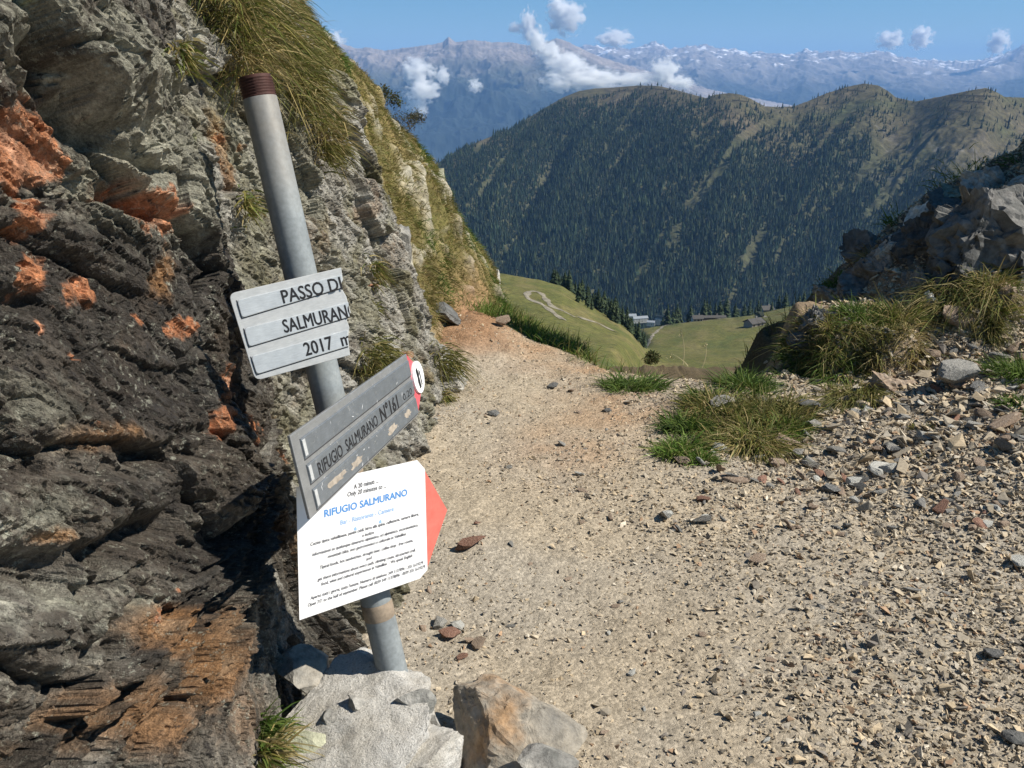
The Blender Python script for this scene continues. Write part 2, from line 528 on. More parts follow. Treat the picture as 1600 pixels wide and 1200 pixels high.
CY = np.concatenate([np.linspace(.3, .78, 24), np.geomspace(.8, 4.6, 690), np.linspace(4.62, 5.0, 16)])
CZ = np.concatenate([np.linspace(-1.55, .55, 570), np.linspace(.57, 1.25, 30)])
def build_cliff():
    ys, zs = CY, CZ
    Yg, Zg = np.meshgrid(ys, zs, indexing='ij')
    y, z = Yg.ravel(), Zg.ravel()
    x0 = wall_x(y, z)
    P = np.stack([x0, y, z], 1)
    w1 = fbm(P * 2.2, 4, 3); w2 = fbm(P * 5.5, 4, 13)
    # foliation: upper part dips away from the viewer, lower part rises away from the viewer
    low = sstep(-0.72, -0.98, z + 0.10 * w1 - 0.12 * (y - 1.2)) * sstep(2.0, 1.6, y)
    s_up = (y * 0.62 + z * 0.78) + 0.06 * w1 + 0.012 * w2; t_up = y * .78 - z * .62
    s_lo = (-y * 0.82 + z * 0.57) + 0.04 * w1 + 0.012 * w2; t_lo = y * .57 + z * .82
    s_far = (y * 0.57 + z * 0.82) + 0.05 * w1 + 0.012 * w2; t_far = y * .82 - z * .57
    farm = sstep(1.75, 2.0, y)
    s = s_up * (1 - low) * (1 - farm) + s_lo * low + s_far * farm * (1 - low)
    tt = t_up * (1 - low) * (1 - farm) + t_lo * low + t_far * farm * (1 - low)
    smooth_area = np.clip(wall_blob(y, z, 230, 560, 190, 190), 0, 1) * (1 - farm)
    lay = (1 - 0.75 * smooth_area) * (1 - 0.5 * low)
    def saw(q, sharp):
        f = q - np.floor(q); cell = np.floor(q)
        hgt = ((np.sin(cell * 127.1 + 3.7) * 43758.5453) % 1.0)
        e = sstep(0.0, sharp, f) * (1 - f) ** 0.9
        return e * (0.2 + 1.0 * hgt) + 0.45 * hgt
    def aniso(fs, ft, octv, seed): return fbm(np.stack([s * fs, tt * ft, x0 * ft], 1), octv, seed)
    a1 = aniso(6, 1.6, 4, 131); a2 = aniso(22, 4.5, 4, 133)
    dsp = np.zeros(len(y))
    Wp = np.stack([w1, w2, w1], 1)
    h1, g1 = facets(np.stack([s * 4.2, tt * 2.0, x0 * 1.5], 1) + .10 * Wp, 4, .9)
    h2, g2 = facets(np.stack([s * 15.0, tt * 5.0, x0 * 3.0], 1) + .12 * Wp, 8, .8)
    h3, g3 = facets(np.stack([s * 42.0, tt * 13.0, x0 * 8.0], 1) + .15 * Wp, 12, .8)
    h4, g4 = facets(P * 60, 14, .8)
    dsp += 0.060 * h1 * (0.5 + 0.5 * lay) - 0.016 * (1 - sstep(0, .05, g1))
    dsp += 0.022 * h2 * (0.5 + 0.5 * lay) - 0.008 * (1 - sstep(0, .06, g2))
    dsp += 0.012 * h3 * (0.6 + 0.4 * lay) - 0.003 * (1 - sstep(0, .08, g3))
    dsp += 0.006 * h4
    dsp += 0.016 * (saw(s * 6.0 + 0.35 * aniso(1, 2.2, 3, 135), 0.05) - 0.5) * lay * sstep(-0.4, 0.4, w1 + 0.3 * a1)
    dsp += 0.009 * (saw(s * 19.0 + 0.7 * aniso(1, 3.5, 3, 137), 0.08) - 0.5) * lay * sstep(-0.5, 0.4, w2)
    dsp += 0.004 * (saw(s * 55.0 + 0.9 * aniso(2, 6, 3, 139), 0.12) - 0.5) * (0.35 + 0.65 * lay)
    dsp += 0.022 * w1 + 0.005 * w2 + 0.008 * a1 + 0.006 * a2
    dsp += 0.003 * ridged(P * 45, 3, 29) + 0.002 * fbm(P * 110, 2, 77)
    # single cracks and ledges one can point at: pixel polylines laid on the wall
    cracks = [
        ([(-20, 905), (40, 880), (70, 900)], 0.030, 0.06), ([(135, 870), (200, 828), (260, 805)], 0.022, 0.05),
        ([(110, 935), (150, 905), (160, 870)], 0.012, 0.035), ([(60, 1200), (100, 1060), (160, 990), (200, 940)], 0.014, 0.045),
        ([(135, 1200), (150, 1060), (170, 1010)], 0.012, 0.045), ([(310, 1000), (300, 1060), (280, 1110)], 0.005, 0.018),
        ([(40, 120), (120, 190), (150, 215)], 0.02, 0.05), ([(0, 75), (60, 105)], 0.02, 0.05),
        ([(105, 175), (165, 240), (215, 275)], 0.015, 0.04), ([(0, 325), (50, 310), (75, 325)], 0.010, 0.03),
        ([(20, 465), (70, 470)], 0.014, 0.035), ([(170, 0), (215, 80), (250, 140)], 0.012, 0.04),
        ([(250, 35), (300, 110)], 0.008, 0.03), ([(180, 300), (250, 345), (300, 400)], 0.012, 0.035),
        ([(325, 400), (345, 480), (375, 560)], 0.012, 0.04), ([(200, 700), (260, 720), (300, 700)], 0.012, 0.03),
        ([(490, 330), (520, 430), (545, 470)], 0.010, 0.03), ([(470, 300), (500, 380)], 0.008, 0.025),
        ([(600, 560), (640, 640), (660, 680)], 0.010, 0.03),
    ]
    for pts, wd, dp in cracks:
        q = [wall_hit(*p)[1:] for p in pts]
        d, sd = seg_dist(y + 0.012 * w2, z + 0.012 * fbm(P * 9, 2, 91), q)
        dsp -= dp * np.exp(-(d / wd) ** 2)
    # big slabs standing proud: lower left slab over the crack, overhanging upper block
    for (px, py, rx, ry, an, amp) in ((90, 800, 150, 60, -8, 0.03), (110, 1000, 170, 130, 20, 0.02), (90, 90, 150, 70, 40, 0.03),
                                      (230, 250, 60, 160, -35, 0.03), (320, 760, 70, 70, 0, 0.02), (350, 900, 60, 50, 0, 0.02), (220, 60, 50, 90, -30, .025)):
        b = wall_blob(y, z, px, py, rx, ry, an)
        dsp += amp * sstep(0.25, 0.55, b + 0.12 * w2)
    V = np.stack([x0 + dsp * 0.93, y - dsp * 0.22, z + dsp * 0.25], 1)
    # ---- colour of the rock itself: lichen, stains, iron, paint
    nA = fbm(P * 3.5, 5, 101); nB = aniso(13, 2.6, 5, 111); nC = fbm(P * 19, 5, 121, 0.6); nD = fbm(P * 70, 3, 123, .65); nE = aniso(60, 9, 4, 125)
    nC = nC + .7 * nD + .4 * nE
    c = np.tile(np.array([0.10, 0.082, 0.065]), (len(V), 1))
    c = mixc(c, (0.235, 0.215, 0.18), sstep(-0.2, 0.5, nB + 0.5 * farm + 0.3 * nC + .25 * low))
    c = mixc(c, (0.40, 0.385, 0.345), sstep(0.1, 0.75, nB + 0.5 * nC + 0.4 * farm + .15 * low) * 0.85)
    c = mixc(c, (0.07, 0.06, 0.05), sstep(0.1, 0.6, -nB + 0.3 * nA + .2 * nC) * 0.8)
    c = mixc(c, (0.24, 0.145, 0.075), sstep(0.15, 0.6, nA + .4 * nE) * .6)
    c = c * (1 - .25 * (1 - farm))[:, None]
    lich = np.zeros(len(y))
    for b in ((220, 130, 190, 110, 40, 1.0), (280, 260, 70, 160, -15, 1.0), (80, 40, 150, 60, 10, .8), (60, 640, 130, 110, 0, .75), (90, 800, 160, 70, 0, .8),
              (150, 930, 150, 80, -10, .7), (240, 690, 60, 60, 0, .55), (120, 1030, 120, 90, 0, .4), (510, 130, 60, 50, 0, .8), (60, 180, 60, 40, 0, .3)):
        lich = np.maximum(lich, wall_blob(y, z, *b[:5]) * b[5])
    c = mixc(c, (0.31, 0.30, 0.235), .78 * np.clip(sstep(0.38, 0.80, lich * .9 + 0.46 * nC + 0.3 * nA + .2 * nB) * 0.9, 0, 1))
    c = mixc(c, (0.40, 0.41, 0.21), np.clip(sstep(0.95, 1.25, lich * .8 + 0.6 * nC + 0.2 * nB), 0, 1) * 0.7)
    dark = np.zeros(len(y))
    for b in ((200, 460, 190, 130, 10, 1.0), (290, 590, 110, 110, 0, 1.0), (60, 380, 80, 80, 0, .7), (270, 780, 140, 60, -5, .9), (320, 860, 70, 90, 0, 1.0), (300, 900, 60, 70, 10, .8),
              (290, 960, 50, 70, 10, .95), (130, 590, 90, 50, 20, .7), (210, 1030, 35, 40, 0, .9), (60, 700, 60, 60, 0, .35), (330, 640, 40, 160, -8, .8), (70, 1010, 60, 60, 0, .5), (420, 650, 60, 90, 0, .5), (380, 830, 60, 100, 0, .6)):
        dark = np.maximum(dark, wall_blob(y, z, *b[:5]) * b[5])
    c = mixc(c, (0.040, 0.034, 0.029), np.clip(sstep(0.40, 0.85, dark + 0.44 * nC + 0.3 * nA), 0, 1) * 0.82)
    rust = np.zeros(len(y))
    for b in ((260, 990, 70, 45, 10, .95), (330, 1030, 40, 110, 20, 1.0), (240, 1120, 90, 90, 20, .7), (130, 1120, 60, 90, 25, .6), (380, 1120, 60, 110, 20, .5), (170, 680, 100, 40, 0, .55),
              (345, 240, 16, 80, -12, 1.0), (240, 440, 25, 60, 0, .6), (70, 840, 50, 18, 0, .6), (450, 850, 40, 60, 0, .6), (480, 930, 50, 40, 0, .5)):
        rust = np.maximum(rust, wall_blob(y, z, *b[:5]) * b[5])
    c = mixc(c, (0.33, 0.17, 0.07), np.clip(sstep(0.28, 0.75, rust + 0.35 * nB + 0.2 * nC), 0, 1) * 0.8)
    c = mixc(c, (0.36, 0.27, 0.18), np.clip(sstep(0.55, 0.95, rust + 0.5 * fbm(P * 8, 3, 131) - 0.1), 0, 1) * 0.5)
    org = np.zeros(len(y))
    for b in ((40, 225, 85, 75, 20, 1.05), (95, 255, 45, 35, 10, .9), (55, 340, 28, 40, 20, .9), (65, 420, 25, 50, 10, .9), (130, 455, 40, 35, 0, .8), (215, 335, 55, 38, 35, 1.0),
              (270, 515, 22, 22, 0, 1.0), (215, 500, 14, 12, 0, .8), (320, 660, 16, 62, 12, 1.0), (345, 600, 20, 40, 0, .6), (435, 715, 22, 18, 0, .95), (380, 680, 22, 40, 0, .8), (440, 650, 18, 30, 0, .6),
              (230, 965, 26, 12, -40, .9), (255, 925, 12, 8, 0, .8), (165, 705, 14, 10, 0, .7), (105, 290, 60, 14, 25, .5), (150, 660, 10, 12, 0, .7), (72, 505, 8, 22, -10, .7), (120, 555, 4, 16, -15, .9),
              (345, 215, 10, 16, 0, .8), (380, 232, 8, 12, 0, .7), (655, 470, 9, 9, 0, .9), (640, 555, 10, 10, 0, .7), (588, 445, 8, 10, 0, .8), (580, 505, 9, 9, 0, .8)):
        org = np.maximum(org, wall_blob(y, z, *b[:5]) * b[5])
    nS = fbm(np.stack([x0 * 30, y * 55, z * 12], 1), 4, 143)
    om = sstep(0.46, 0.66, .25 * nS +  org * 1.02 + 0.30 * nC + 0.22 * nB + 0.28 * fbm(np.stack([x0 * 20, y * 34, z * 9], 1), 4, 141) - .03)
    c = mixc(c, (0.50, 0.20, 0.09), np.clip(om * (.80 + .5 * nS + .25 * nD), 0, 1) * 0.95)
    c = mixc(c, (0.52, 0.31, 0.21), np.clip(om * sstep(0.0, 0.6, fbm(P * 25, 3, 151)), 0, 1) * 0.5)
    moss = sstep(0.62, 0.9, ridged(P * 2.2, 3, 161) + 0.15 * nC) * farm * 0.5
    c = mixc(c, (0.13, 0.12, 0.04), moss)
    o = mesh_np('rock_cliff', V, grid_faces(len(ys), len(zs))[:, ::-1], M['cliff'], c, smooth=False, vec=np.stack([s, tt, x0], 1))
    tag(o, 'steep layered schist cliff with orange and black stains left of the path', None, kind='structure')
    return V, c
CLIFF_V, _ = build_cliff()
CLIFF_G = CLIFF_V.reshape(len(CY), len(CZ), 3)

def on_cliff(px, py):
    p = wall_hit(px, py)
    i = int(np.clip(np.searchsorted(CY, p[1]), 0, len(CY) - 1)); j = int(np.clip(np.searchsorted(CZ, p[2]), 0, len(CZ) - 1))
    return Vector(CLIFF_G[i, j])

# ================================================================== GRASSY HILLSIDE BEYOND THE BUTTRESS
HB = [(330, -120, 3.5), (400, -60, 4.1), (455, 30, 4.6), (545, 150, 4.9), (590, 330, 4.6), (640, 455, 4.55), (690, 525, 4.7), (740, 556, 5.0), (795, 560, 5.3)]
HC = [(385, -120, 5.0), (432, 0, 5.4), (522, 106, 6.0), (574, 158, 6.6), (626, 200, 7.0), (684, 258, 7.4), (700, 304, 7.3), (768, 415, 7.7), (784, 480, 7.2)]
def resample(pts, n):
    pts = np.array([np.array(at(*p)) for p in pts])
    t = np.linspace(0, 1, len(pts)); tt = np.linspace(0, 1, n)
    return np.stack([np.interp(tt, t, pts[:, k]) for k in range(3)], 1)

def build_hillside():
    n, m = 260, 260
    B = resample(HB, n); C = resample(HC, n)
    v = np.linspace(-0.15, 1.6, m)
    V = np.zeros((n, m, 3))
    for j, t in enumerate(v):
        tc = min(t, 1.0)
        p = B + (C - B) * tc
        bul = math.sin(math.pi * np.clip(tc, 0, 1)) * 0.06
        p = p + np.array([bul, 0, bul * 0.6])
        if t > 1:
            e = t - 1
            p = p + np.array([-1.2 * e - 0.5 * e * e, 2.2 * e, -3.2 * e * e - 0.25 * e])
        V[:, j] = p
    V = V.reshape(-1, 3)
    sm = np.clip(np.tile(np.sin(np.pi * np.clip(v, 0, 1)), n), 0, 1) * 0.75 + 0.25
    w = fbm(V * 1.1, 4, 203); w2 = fbm(V * 4, 4, 207)
    rock = sstep(0.40, 0.66, ridged(V * np.array([1.6, 0.9, 1.3]), 3, 211) - 0.42 + 0.25 * w2)
    d = 0.16 * w + 0.06 * w2 + 0.05 * rock + 0.02 * fbm(V * 14, 3, 209)
    V = V + np.stack([d * 0.8, -d * 0.2, d * 0.55], 1) * sm[:, None]
    c = np.tile(np.array([0.13, 0.115, 0.04]), (len(V), 1))
    c = mixc(c, (0.22, 0.17, 0.07), sstep(-0.2, 0.5, w2))
    c = mixc(c, (0.34, 0.32, 0.26), rock)
    tu = np.repeat(np.linspace(0, 1, n), m); tv = np.tile(v, n)
    soil = np.exp(-((tu - 0.84) / 0.10) ** 2 - ((tv - 0.05) / 0.30) ** 2)
    c = mixc(c, (0.30, 0.175, 0.10), np.clip(soil * 1.3 + 0.3 * w2 * soil, 0, 1))
    o = mesh_np('hillside', V, grid_faces(n, m), M['hill'], c)
    tag(o, 'steep grassy hillside falling to the path beyond the cliff', None, kind='structure')
    return V.reshape(n, m, 3), (rock * 1.0 + soil * 1.2).reshape(n, m)
HILL_G, HILL_ROCK = build_hillside()

# ================================================================== MEADOWS BELOW, FOREST MOUNTAIN, FAR RANGES (fan-shaped grids)
def meadow_ratio(u, Y):
    lY = np.log(Y)
    rc = np.interp(u, [.10, .144, .217, .26, .289, .34, .42, .6], [-.272, -.270, -.2595, -.256, -.250, -.236, -.230, -.225])
    rr = np.interp(lY, np.log([9, 14, 30, 100, 250, 350, 600]), [-.55, -.62, -.50, -.40, -.336, -.305, -.283])
    k = sstep(math.log(420), math.log(720), lY)
    right = rr * (1 - k) + rc * k
    drop = sstep(math.log(720), math.log(1150), lY)
    right = right * (1 - drop) + (-.325) * drop
    rs = np.interp(u, [-.3, -.05, -.007, .03, .058, .085, .1, .123, .144, .18], [-.19, -.200, -.205, -.211, -.219, -.236, -.246, -.259, -.275, -.30])
    rl = np.interp(lY, np.log([9, 14, 40, 120, 200]), [-.45, -.50, -.40, -.335, -.30])
    k = sstep(math.log(150), math.log(400), lY)
    left = rl * (1 - k) + rs * k
    drop = sstep(math.log(410), math.log(640), lY)
    left = left * (1 - drop) + (-.36) * drop
    m = sstep(.115, .165, u + 0.02 * np.sin(lY * 3))
    r = left * (1 - m) + right * m
    v = sstep(math.log(1100), math.log(2050), lY)
    return r * (1 - v) + (-590.0 / Y) * v

def meadow_z(x, y):
    x = np.atleast_1d(np.asarray(x, float)); y = np.atleast_1d(np.asarray(y, float))
    u = x / y
    P = np.stack([x, y, np.zeros_like(x)], 1)
    return meadow_ratio(u, y) * y + (y / 500.0) * (2.2 * fbm(P * 0.02, 4, 303) + 0.5 * fbm(P * 0.11, 3, 307)) * sstep(40, 200, y)

TRACKS = [  # pale tracks: pixel, distance
    [(880, 500, 230), (850, 478, 290), (822, 465, 330), (826, 455, 350), (845, 457, 345), (862, 480, 290), (900, 497, 250)],
    [(905, 497, 300), (935, 505, 280), (960, 518, 270)],
    [(985, 517, 560), (1040, 508, 620), (1090, 499, 680), (1130, 498, 690), (1165, 495, 700), (1200, 496, 690)],
    [(1225, 508, 600), (1240, 500, 640), (1270, 497, 650)],
]
def build_meadow():
    us = np.linspace(-.32, .75, 520); ys = np.geomspace(9.5, 2300, 420)
    U, Y = np.meshgrid(us, ys, indexing='ij'); u, y = U.ravel(), Y.ravel(); x = u * y
    z = meadow_z(x, y)
    V = np.stack([x, y, z], 1); P = np.stack([u * 30, np.log(y) * 10, 0 * y], 1); Pm = V * 0.02
    nA = fbm(P, 4, 311); nB = fbm(V * 0.05, 4, 313)
    c = np.tile(np.array([0.135, 0.135, 0.036]), (len(V), 1))
    c = mixc(c, (0.185, 0.16, 0.058), sstep(-0.2, 0.5, nA + 0.5 * nB))
    c = mixc(c, (0.085, 0.11, 0.03), sstep(0.1, 0.6, -nA + 0.3 * nB) * 0.7)
    c = mixc(c, (0.22, 0.20, 0.15), sstep(0.45, 0.8, nB) * 0.35)
    c = c * .74 * (1 + .25 * fbm(V * .15, 3, 317))[:, None]
    o = mesh_np('meadow_terrain', V, grid_faces(len(us), len(ys)), M['meadow'], c)
    tag(o, 'green alpine meadows and slopes falling to the valley below the pass', None, kind='structure')
build_meadow()
def build_tracks():
    for k, tr in enumerate(TRACKS):
        q = []
        for p in tr:
            uu = uang(p[0], p[1]); rt = ratio(p[1]); yy = np.geomspace(150, 800, 900)
            zz = meadow_z(uu * yy, yy) / yy
            ok = np.where(zz >= rt)[0]; hit = ok[0] if len(ok) else int(np.argmax(zz))
            q.append((uu * yy[hit], yy[hit]))
        q = np.array(q); d = np.concatenate([[0], np.cumsum(np.linalg.norm(np.diff(q, axis=0), axis=1))])
        t = np.linspace(0, d[-1], max(20, int(d[-1] / 1.5)))
        C = np.stack([np.interp(t, d, q[:, 0]), np.interp(t, d, q[:, 1])], 1)
        for _ in range(6): C[1:-1] = (C[:-2] + C[1:-1] * 2 + C[2:]) / 4
        T = np.gradient(C, axis=0); T /= np.linalg.norm(T, axis=1)[:, None] + 1e-9
        N = np.stack([-T[:, 1], T[:, 0]], 1); w = 1.05 + .35 * np.sin(t * .4)
        V = []
        for e in (-1, -.5, 0, .5, 1):
            pp = C + N * (w * e)[:, None]
            V.append(np.stack([pp[:, 0], pp[:, 1], meadow_z(pp[:, 0], pp[:, 1]) + .22 - .1 * abs(e)], 1))
        V = np.stack(V, 1).reshape(-1, 3)
        o = mesh_np('dirt_track', V, grid_faces(len(C), 5), M['meadow'], np.tile(np.array([.22, .195, .145]), (len(V), 1)))
        tag(o, ['winding pale dirt track on the left green spur', 'short pale track scar beside the spur trees', 'pale track along the crest of the right meadow', 'faint track at the right of the meadow'][k], None, kind='structure')
build_tracks()

RIDGE = [(560, 380), (640, 290), (697, 245), (730, 228), (760, 216), (800, 200), (840, 175), (880, 152), (905, 142), (930, 138), (965, 136), (1000, 133), (1030, 134), (1060, 141), (1085, 148), (1103, 153), (1115, 148),
         (1140, 145), (1160, 148), (1175, 155), (1195, 166), (1220, 167), (1240, 166), (1262, 158), (1290, 146), (1320, 136), (1350, 130), (1372, 133), (1388, 142), (1400, 152), (1430, 158), (1470, 150), (1510, 142), (1540, 137), (1556, 143), (1570, 151), (1600, 152), (1700, 150), (1900, 140)]
RU = np.array([uang(*p) for p in RIDGE]); RR = np.array([ratio(p[1]) for p in RIDGE])
def ridge_y(u): return 3250 + 260 * np.sin(u * 9 + 0.6) + 180 * np.sin(u * 21)
def mountain_z(x, y):
    x = np.asarray(x, float); y = np.asarray(y, float); u = x / y
    yr = ridge_y(u); zr = np.interp(u, RU, RR) * yr
    t = np.clip((y - 2000) / (yr - 2000), -0.2, 1.6)
    f = np.where(t <= 1, np.maximum(t, 0) ** 0.88, 1 - (t - 1) * 1.3)
    z = -600 + (zr + 600) * f
    # spurs running down to the left
    a = u * 17 - t * 2.6
    P = np.stack([a, t * 0.9, 0 * u], 1)
    env = np.sin(np.pi * np.clip(t, 0, 1)) ** 0.8
    z = z + env * (75 * (ridged(P * 0.9, 4, 401) - 0.55) + 34 * fbm(np.stack([x * .006, y * .006, 0 * x], 1), 5, 403) + 20 * ridged(np.stack([x * .025, y * .03, 0 * x], 1), 3, 405))
    return z
def build_mountain():
    us = np.linspace(-.26, .86, 620); ys = np.concatenate([np.linspace(1950, 3700, 300), np.linspace(3720, 4600, 20)])
    U, Y = np.meshgrid(us, ys, indexing='ij'); u, y = U.ravel(), Y.ravel(); x = u * y
    z = mountain_z(x, y)
    V = np.stack([x, y, z], 1)
    t = (y - 2000) / (ridge_y(u) - 2000)
    nA = fbm(V * 0.004, 4, 411); nB = fbm(V * 0.02, 5, 413, .65)
    c = np.tile(np.array([0.075, 0.066, 0.034]), (len(V), 1))
    c = mixc(c, (0.11, 0.088, 0.056), sstep(-0.1, 0.6, nA + 0.4 * nB))
    c = mixc(c, (0.055, 0.064, 0.024), sstep(0.0, 0.6, -nA + 0.3 * nB) * 0.8)
    crag = sstep(.30, .36, u) * sstep(.56, .46, u) * sstep(.40, .50, t) * sstep(.80, .66, t)
    c = mixc(c, (0.15, 0.14, 0.128), np.clip(crag * sstep(0.05, 0.45, nB + 0.3 * nA), 0, 1))
    fl = np.interp(u, [-.16, .0, .10, .2, .28, .36, .45, .6], [1.02, .98, .90, .80, .74, .72, .62, .5])
    c = mixc(c, (0.045, 0.052, 0.024), (1 - sstep(-.2, .1, t - fl + .15 * nA)) * .7)
    # avalanche barriers: thin dark lines on the grassy tops are built as fences below
    o = mesh_np('mountain_slope', V, grid_faces(len(us), len(ys)), M['mountain'], c)
    tag(o, 'long wooded mountainside rising beyond the valley', None, kind='structure')
build_mountain()

def far_range(name, label, pts, Yr, Y0, z0, seed, colf, rough, nu=700, nv=120, back=3000, jg=60, ra=.42):
    us_p = np.array([uang(*p) for p in pts]); rr = np.array([ratio(p[1]) for p in pts])
    us = np.linspace(us_p.min(), us_p.max(), nu); ys = np.concatenate([np.linspace(Y0, Yr, nv), np.linspace(Yr + 150, Yr + back, 12)])
    U, Y = np.meshgrid(us, ys, indexing='ij'); u, y = U.ravel(), Y.ravel(); x = u * y
    yr = np.full_like(u, Yr)
    zr = np.interp(u, us_p, rr) * Yr
    t = (y - Y0) / (Yr - Y0)
    f = np.where(t <= 1, np.maximum(t, 0) ** 1.05, 1 - (t - 1) * 1.2)
    gu = np.linspace(us_p.min(), us_p.max(), 400); gz_ = np.interp(gu, us_p, rr) * Yr; kk = np.hanning(61); kk /= kk.sum()
    gs = np.convolve(np.pad(gz_, 30, mode='edge'), kk, mode='valid'); zs_ = np.interp(u, gu, gs)
    z = z0 + (zs_ - z0) * f + (zr - zs_) * np.clip(t, 0, 1) ** 9 * np.where(t > 1, np.maximum(0, 1 - (t - 1) * 6), 1)
    P = np.stack([x, y * 0.8 + 300 * np.sin(x / 1500), 0 * x], 1) / rough
    rg = ridged(P, 6, seed, 0.55)
    env = (4 * np.clip(t, 0, 1) * (1 - np.clip(t, 0, 1))) ** 0.8
    jag = fbm(np.stack([u * 160, t * 6, 0 * u], 1), 4, seed + 3, 0.6)
    z = z + env * (rg - 0.5) * (zr - z0) * ra + np.clip(t, 0, 1) ** 6 * (jag * jg)
    V = np.stack([x, y, z], 1)
    c = colf(u, t, z, V, rg, zr, z0)
    o = mesh_np(name, V, grid_faces(len(us), len(ys)), M['far'], c)
    tag(o, label, None, kind='structure')

def col_a(u, t, z, V, rg, zr, z0):
    n = fbm(V * 0.0011, 5, 501); h = (z - z0) / (zr - z0)
    c = np.tile(np.array([0.018, 0.028, 0.025]), (len(u), 1))
    c = mixc(c, (0.07, 0.075, 0.05), sstep(0.60, 0.78, h + 0.12 * n))
    c = mixc(c, (0.16, 0.14, 0.12), sstep(0.70, 0.90, h + 0.16 * n))
    c = mixc(c, (0.29, 0.245, 0.21), sstep(0.84, 0.98, h + 0.2 * n) * 0.9)
    return c
def col_b(u, t, z, V, rg, zr, z0):
    n = fbm(V * 0.0009, 5, 511); n2 = fbm(V * 0.0028, 4, 513); h = (z - z0) / (zr - z0)
    c = np.tile(np.array([0.03, 0.036, 0.03]), (len(u), 1))
    c = mixc(c, (0.17, 0.155, 0.14), sstep(0.46, 0.70, h + 0.18 * n))
    c = mixc(c, (0.30, 0.265, 0.24), sstep(0.66, 0.92, h + 0.2 * n) * 0.8)
    c = mixc(c, (0.85, 0.85, 0.87), sstep(0.16, 0.34, n2 + (h - 0.90) * 1.2) * sstep(0.70, 0.82, h))
    return c
FA = [(380, 110), (470, 90), (510, 66), (540, 70), (556, 76), (575, 74), (600, 79), (640, 74), (670, 70), (692, 66), (701, 57), (712, 66), (740, 62), (770, 66), (800, 66), (830, 72), (850, 66), (870, 60), (885, 64), (905, 74),
      (925, 84), (960, 96), (1000, 108), (1060, 125), (1110, 140), (1160, 150), (1240, 165), (1400, 190)]
FB = [(560, 110), (760, 92), (860, 78), (920, 70), (950, 74), (985, 80), (1010, 68), (1022, 64), (1035, 70), (1050, 76), (1070, 73), (1088, 70), (1105, 69), (1120, 77), (1150, 76), (1170, 84), (1185, 79), (1210, 86), (1235, 86), (1262, 76),
      (1280, 82), (1300, 80), (1318, 80), (1340, 84), (1362, 80), (1385, 80), (1405, 88), (1440, 92), (1470, 95), (1500, 96), (1530, 95), (1550, 90), (1570, 84), (1592, 74), (1612, 60), (1660, 70), (1800, 80)]
FC = [(1440, 150), (1500, 128), (1540, 108), (1570, 92), (1600, 72), (1640, 60), (1700, 66), (1850, 70)]
far_range('far_mountain_range', 'broad blue hazy mountain massif with a small horn on its crest', FA, 19000, 10500, -1700, 521, col_a, 2300.0, 900, 260, 3000, 28, .40)
far_range('snowy_mountain_range', 'farthest jagged range with patches of snow on its crest', FB, 29000, 16000, -1200, 531, col_b, 3400.0, 900, 240, 3000, 120, .5)
# valley floor sheet out to the horizon
xs = np.linspace(-44500, 44500, 24); ys = np.linspace(1500, 44800, 24)
Xg, Yg = np.meshgrid(xs, ys, indexing='ij')
Vv = np.stack([Xg.ravel(), Yg.ravel(), np.full(Xg.size, -1720.0)], 1)
o = mesh_np('valley_floor', Vv, grid_faces(24, 24), M['far'], np.tile(np.array([0.06, 0.075, 0.04]), (len(Vv), 1)))
tag(o, 'distant valley floor reaching to the horizon', None, kind='structure')
# ================================================================== STONES
_ico = {}
def ico(sub):
    if sub not in _ico:
        bm = bmesh.new(); bmesh.ops.create_icosphere(bm, subdivisions=sub, radius=1.0)
        V = np.array([v.co[:] for v in bm.verts]); F = np.array([[v.index for v in f.verts] for f in bm.faces]); bm.free()
        _ico[sub] = (V, F)
    return _ico[sub]

def rock_np(seed, dims, planes=24, rough=0.04, sub=4, dmin=0.30, dmax=0.60, layers=0.0, frac=0.0):
    rg = np.random.default_rng(seed)
    V, F = ico(sub); V = V.copy()
    for k in range(planes):
        n = rg.normal(size=3); n /= np.linalg.norm(n)
        d = rg.uniform(dmin, dmax)
        pr = V @ n
        V -= np.maximum(0, pr - d)[:, None] * n[None, :]
    V = V / np.abs(V).max(0)
    nrm = V / np.linalg.norm(V, axis=1)[:, None]
    D = np.array(dims)
    off = rg.uniform(-50, 50, 3)
    q = rough * fbm(V * 1.6 + off, 4, seed % 97) + rough * 0.5 * ridged(V * 4 + off, 3, seed % 89) * 0.6
    if layers:
        ax = rg.normal(size=3); ax[2] += 1.5; ax /= np.linalg.norm(ax)
        s = (V @ ax) * 6 + 0.4 * fbm(V * 2 + off, 2, 3)
        f = s - np.floor(s)
        q = q + layers * (sstep(0, 0.15, f) * (1 - f) - 0.4)
    if frac:
        hh, gg = facets(V * np.array([2.2, 2.2, 3.4]) + off, seed % 83, .9); h2, g2 = facets(V * 5.5 + off, seed % 71, .9)
        q = q + frac * hh - .35 * frac * (1 - sstep(0, .06, gg)) + .4 * frac * h2 - .12 * frac * (1 - sstep(0, .08, g2))
    V = (V + nrm * q[:, None]) * D
    return V, F

def rock(name, mat, loc, dims, rot=(0, 0, 0), seed=1, parent=None, sub=4, **kw):
    V, F = rock_np(seed, dims, sub=sub, **kw)
    o = mesh_np(name, V, F, M[mat], smooth=False, parent=parent)
    o.location = loc; o.rotation_euler = [R(a) for a in rot]
    return o

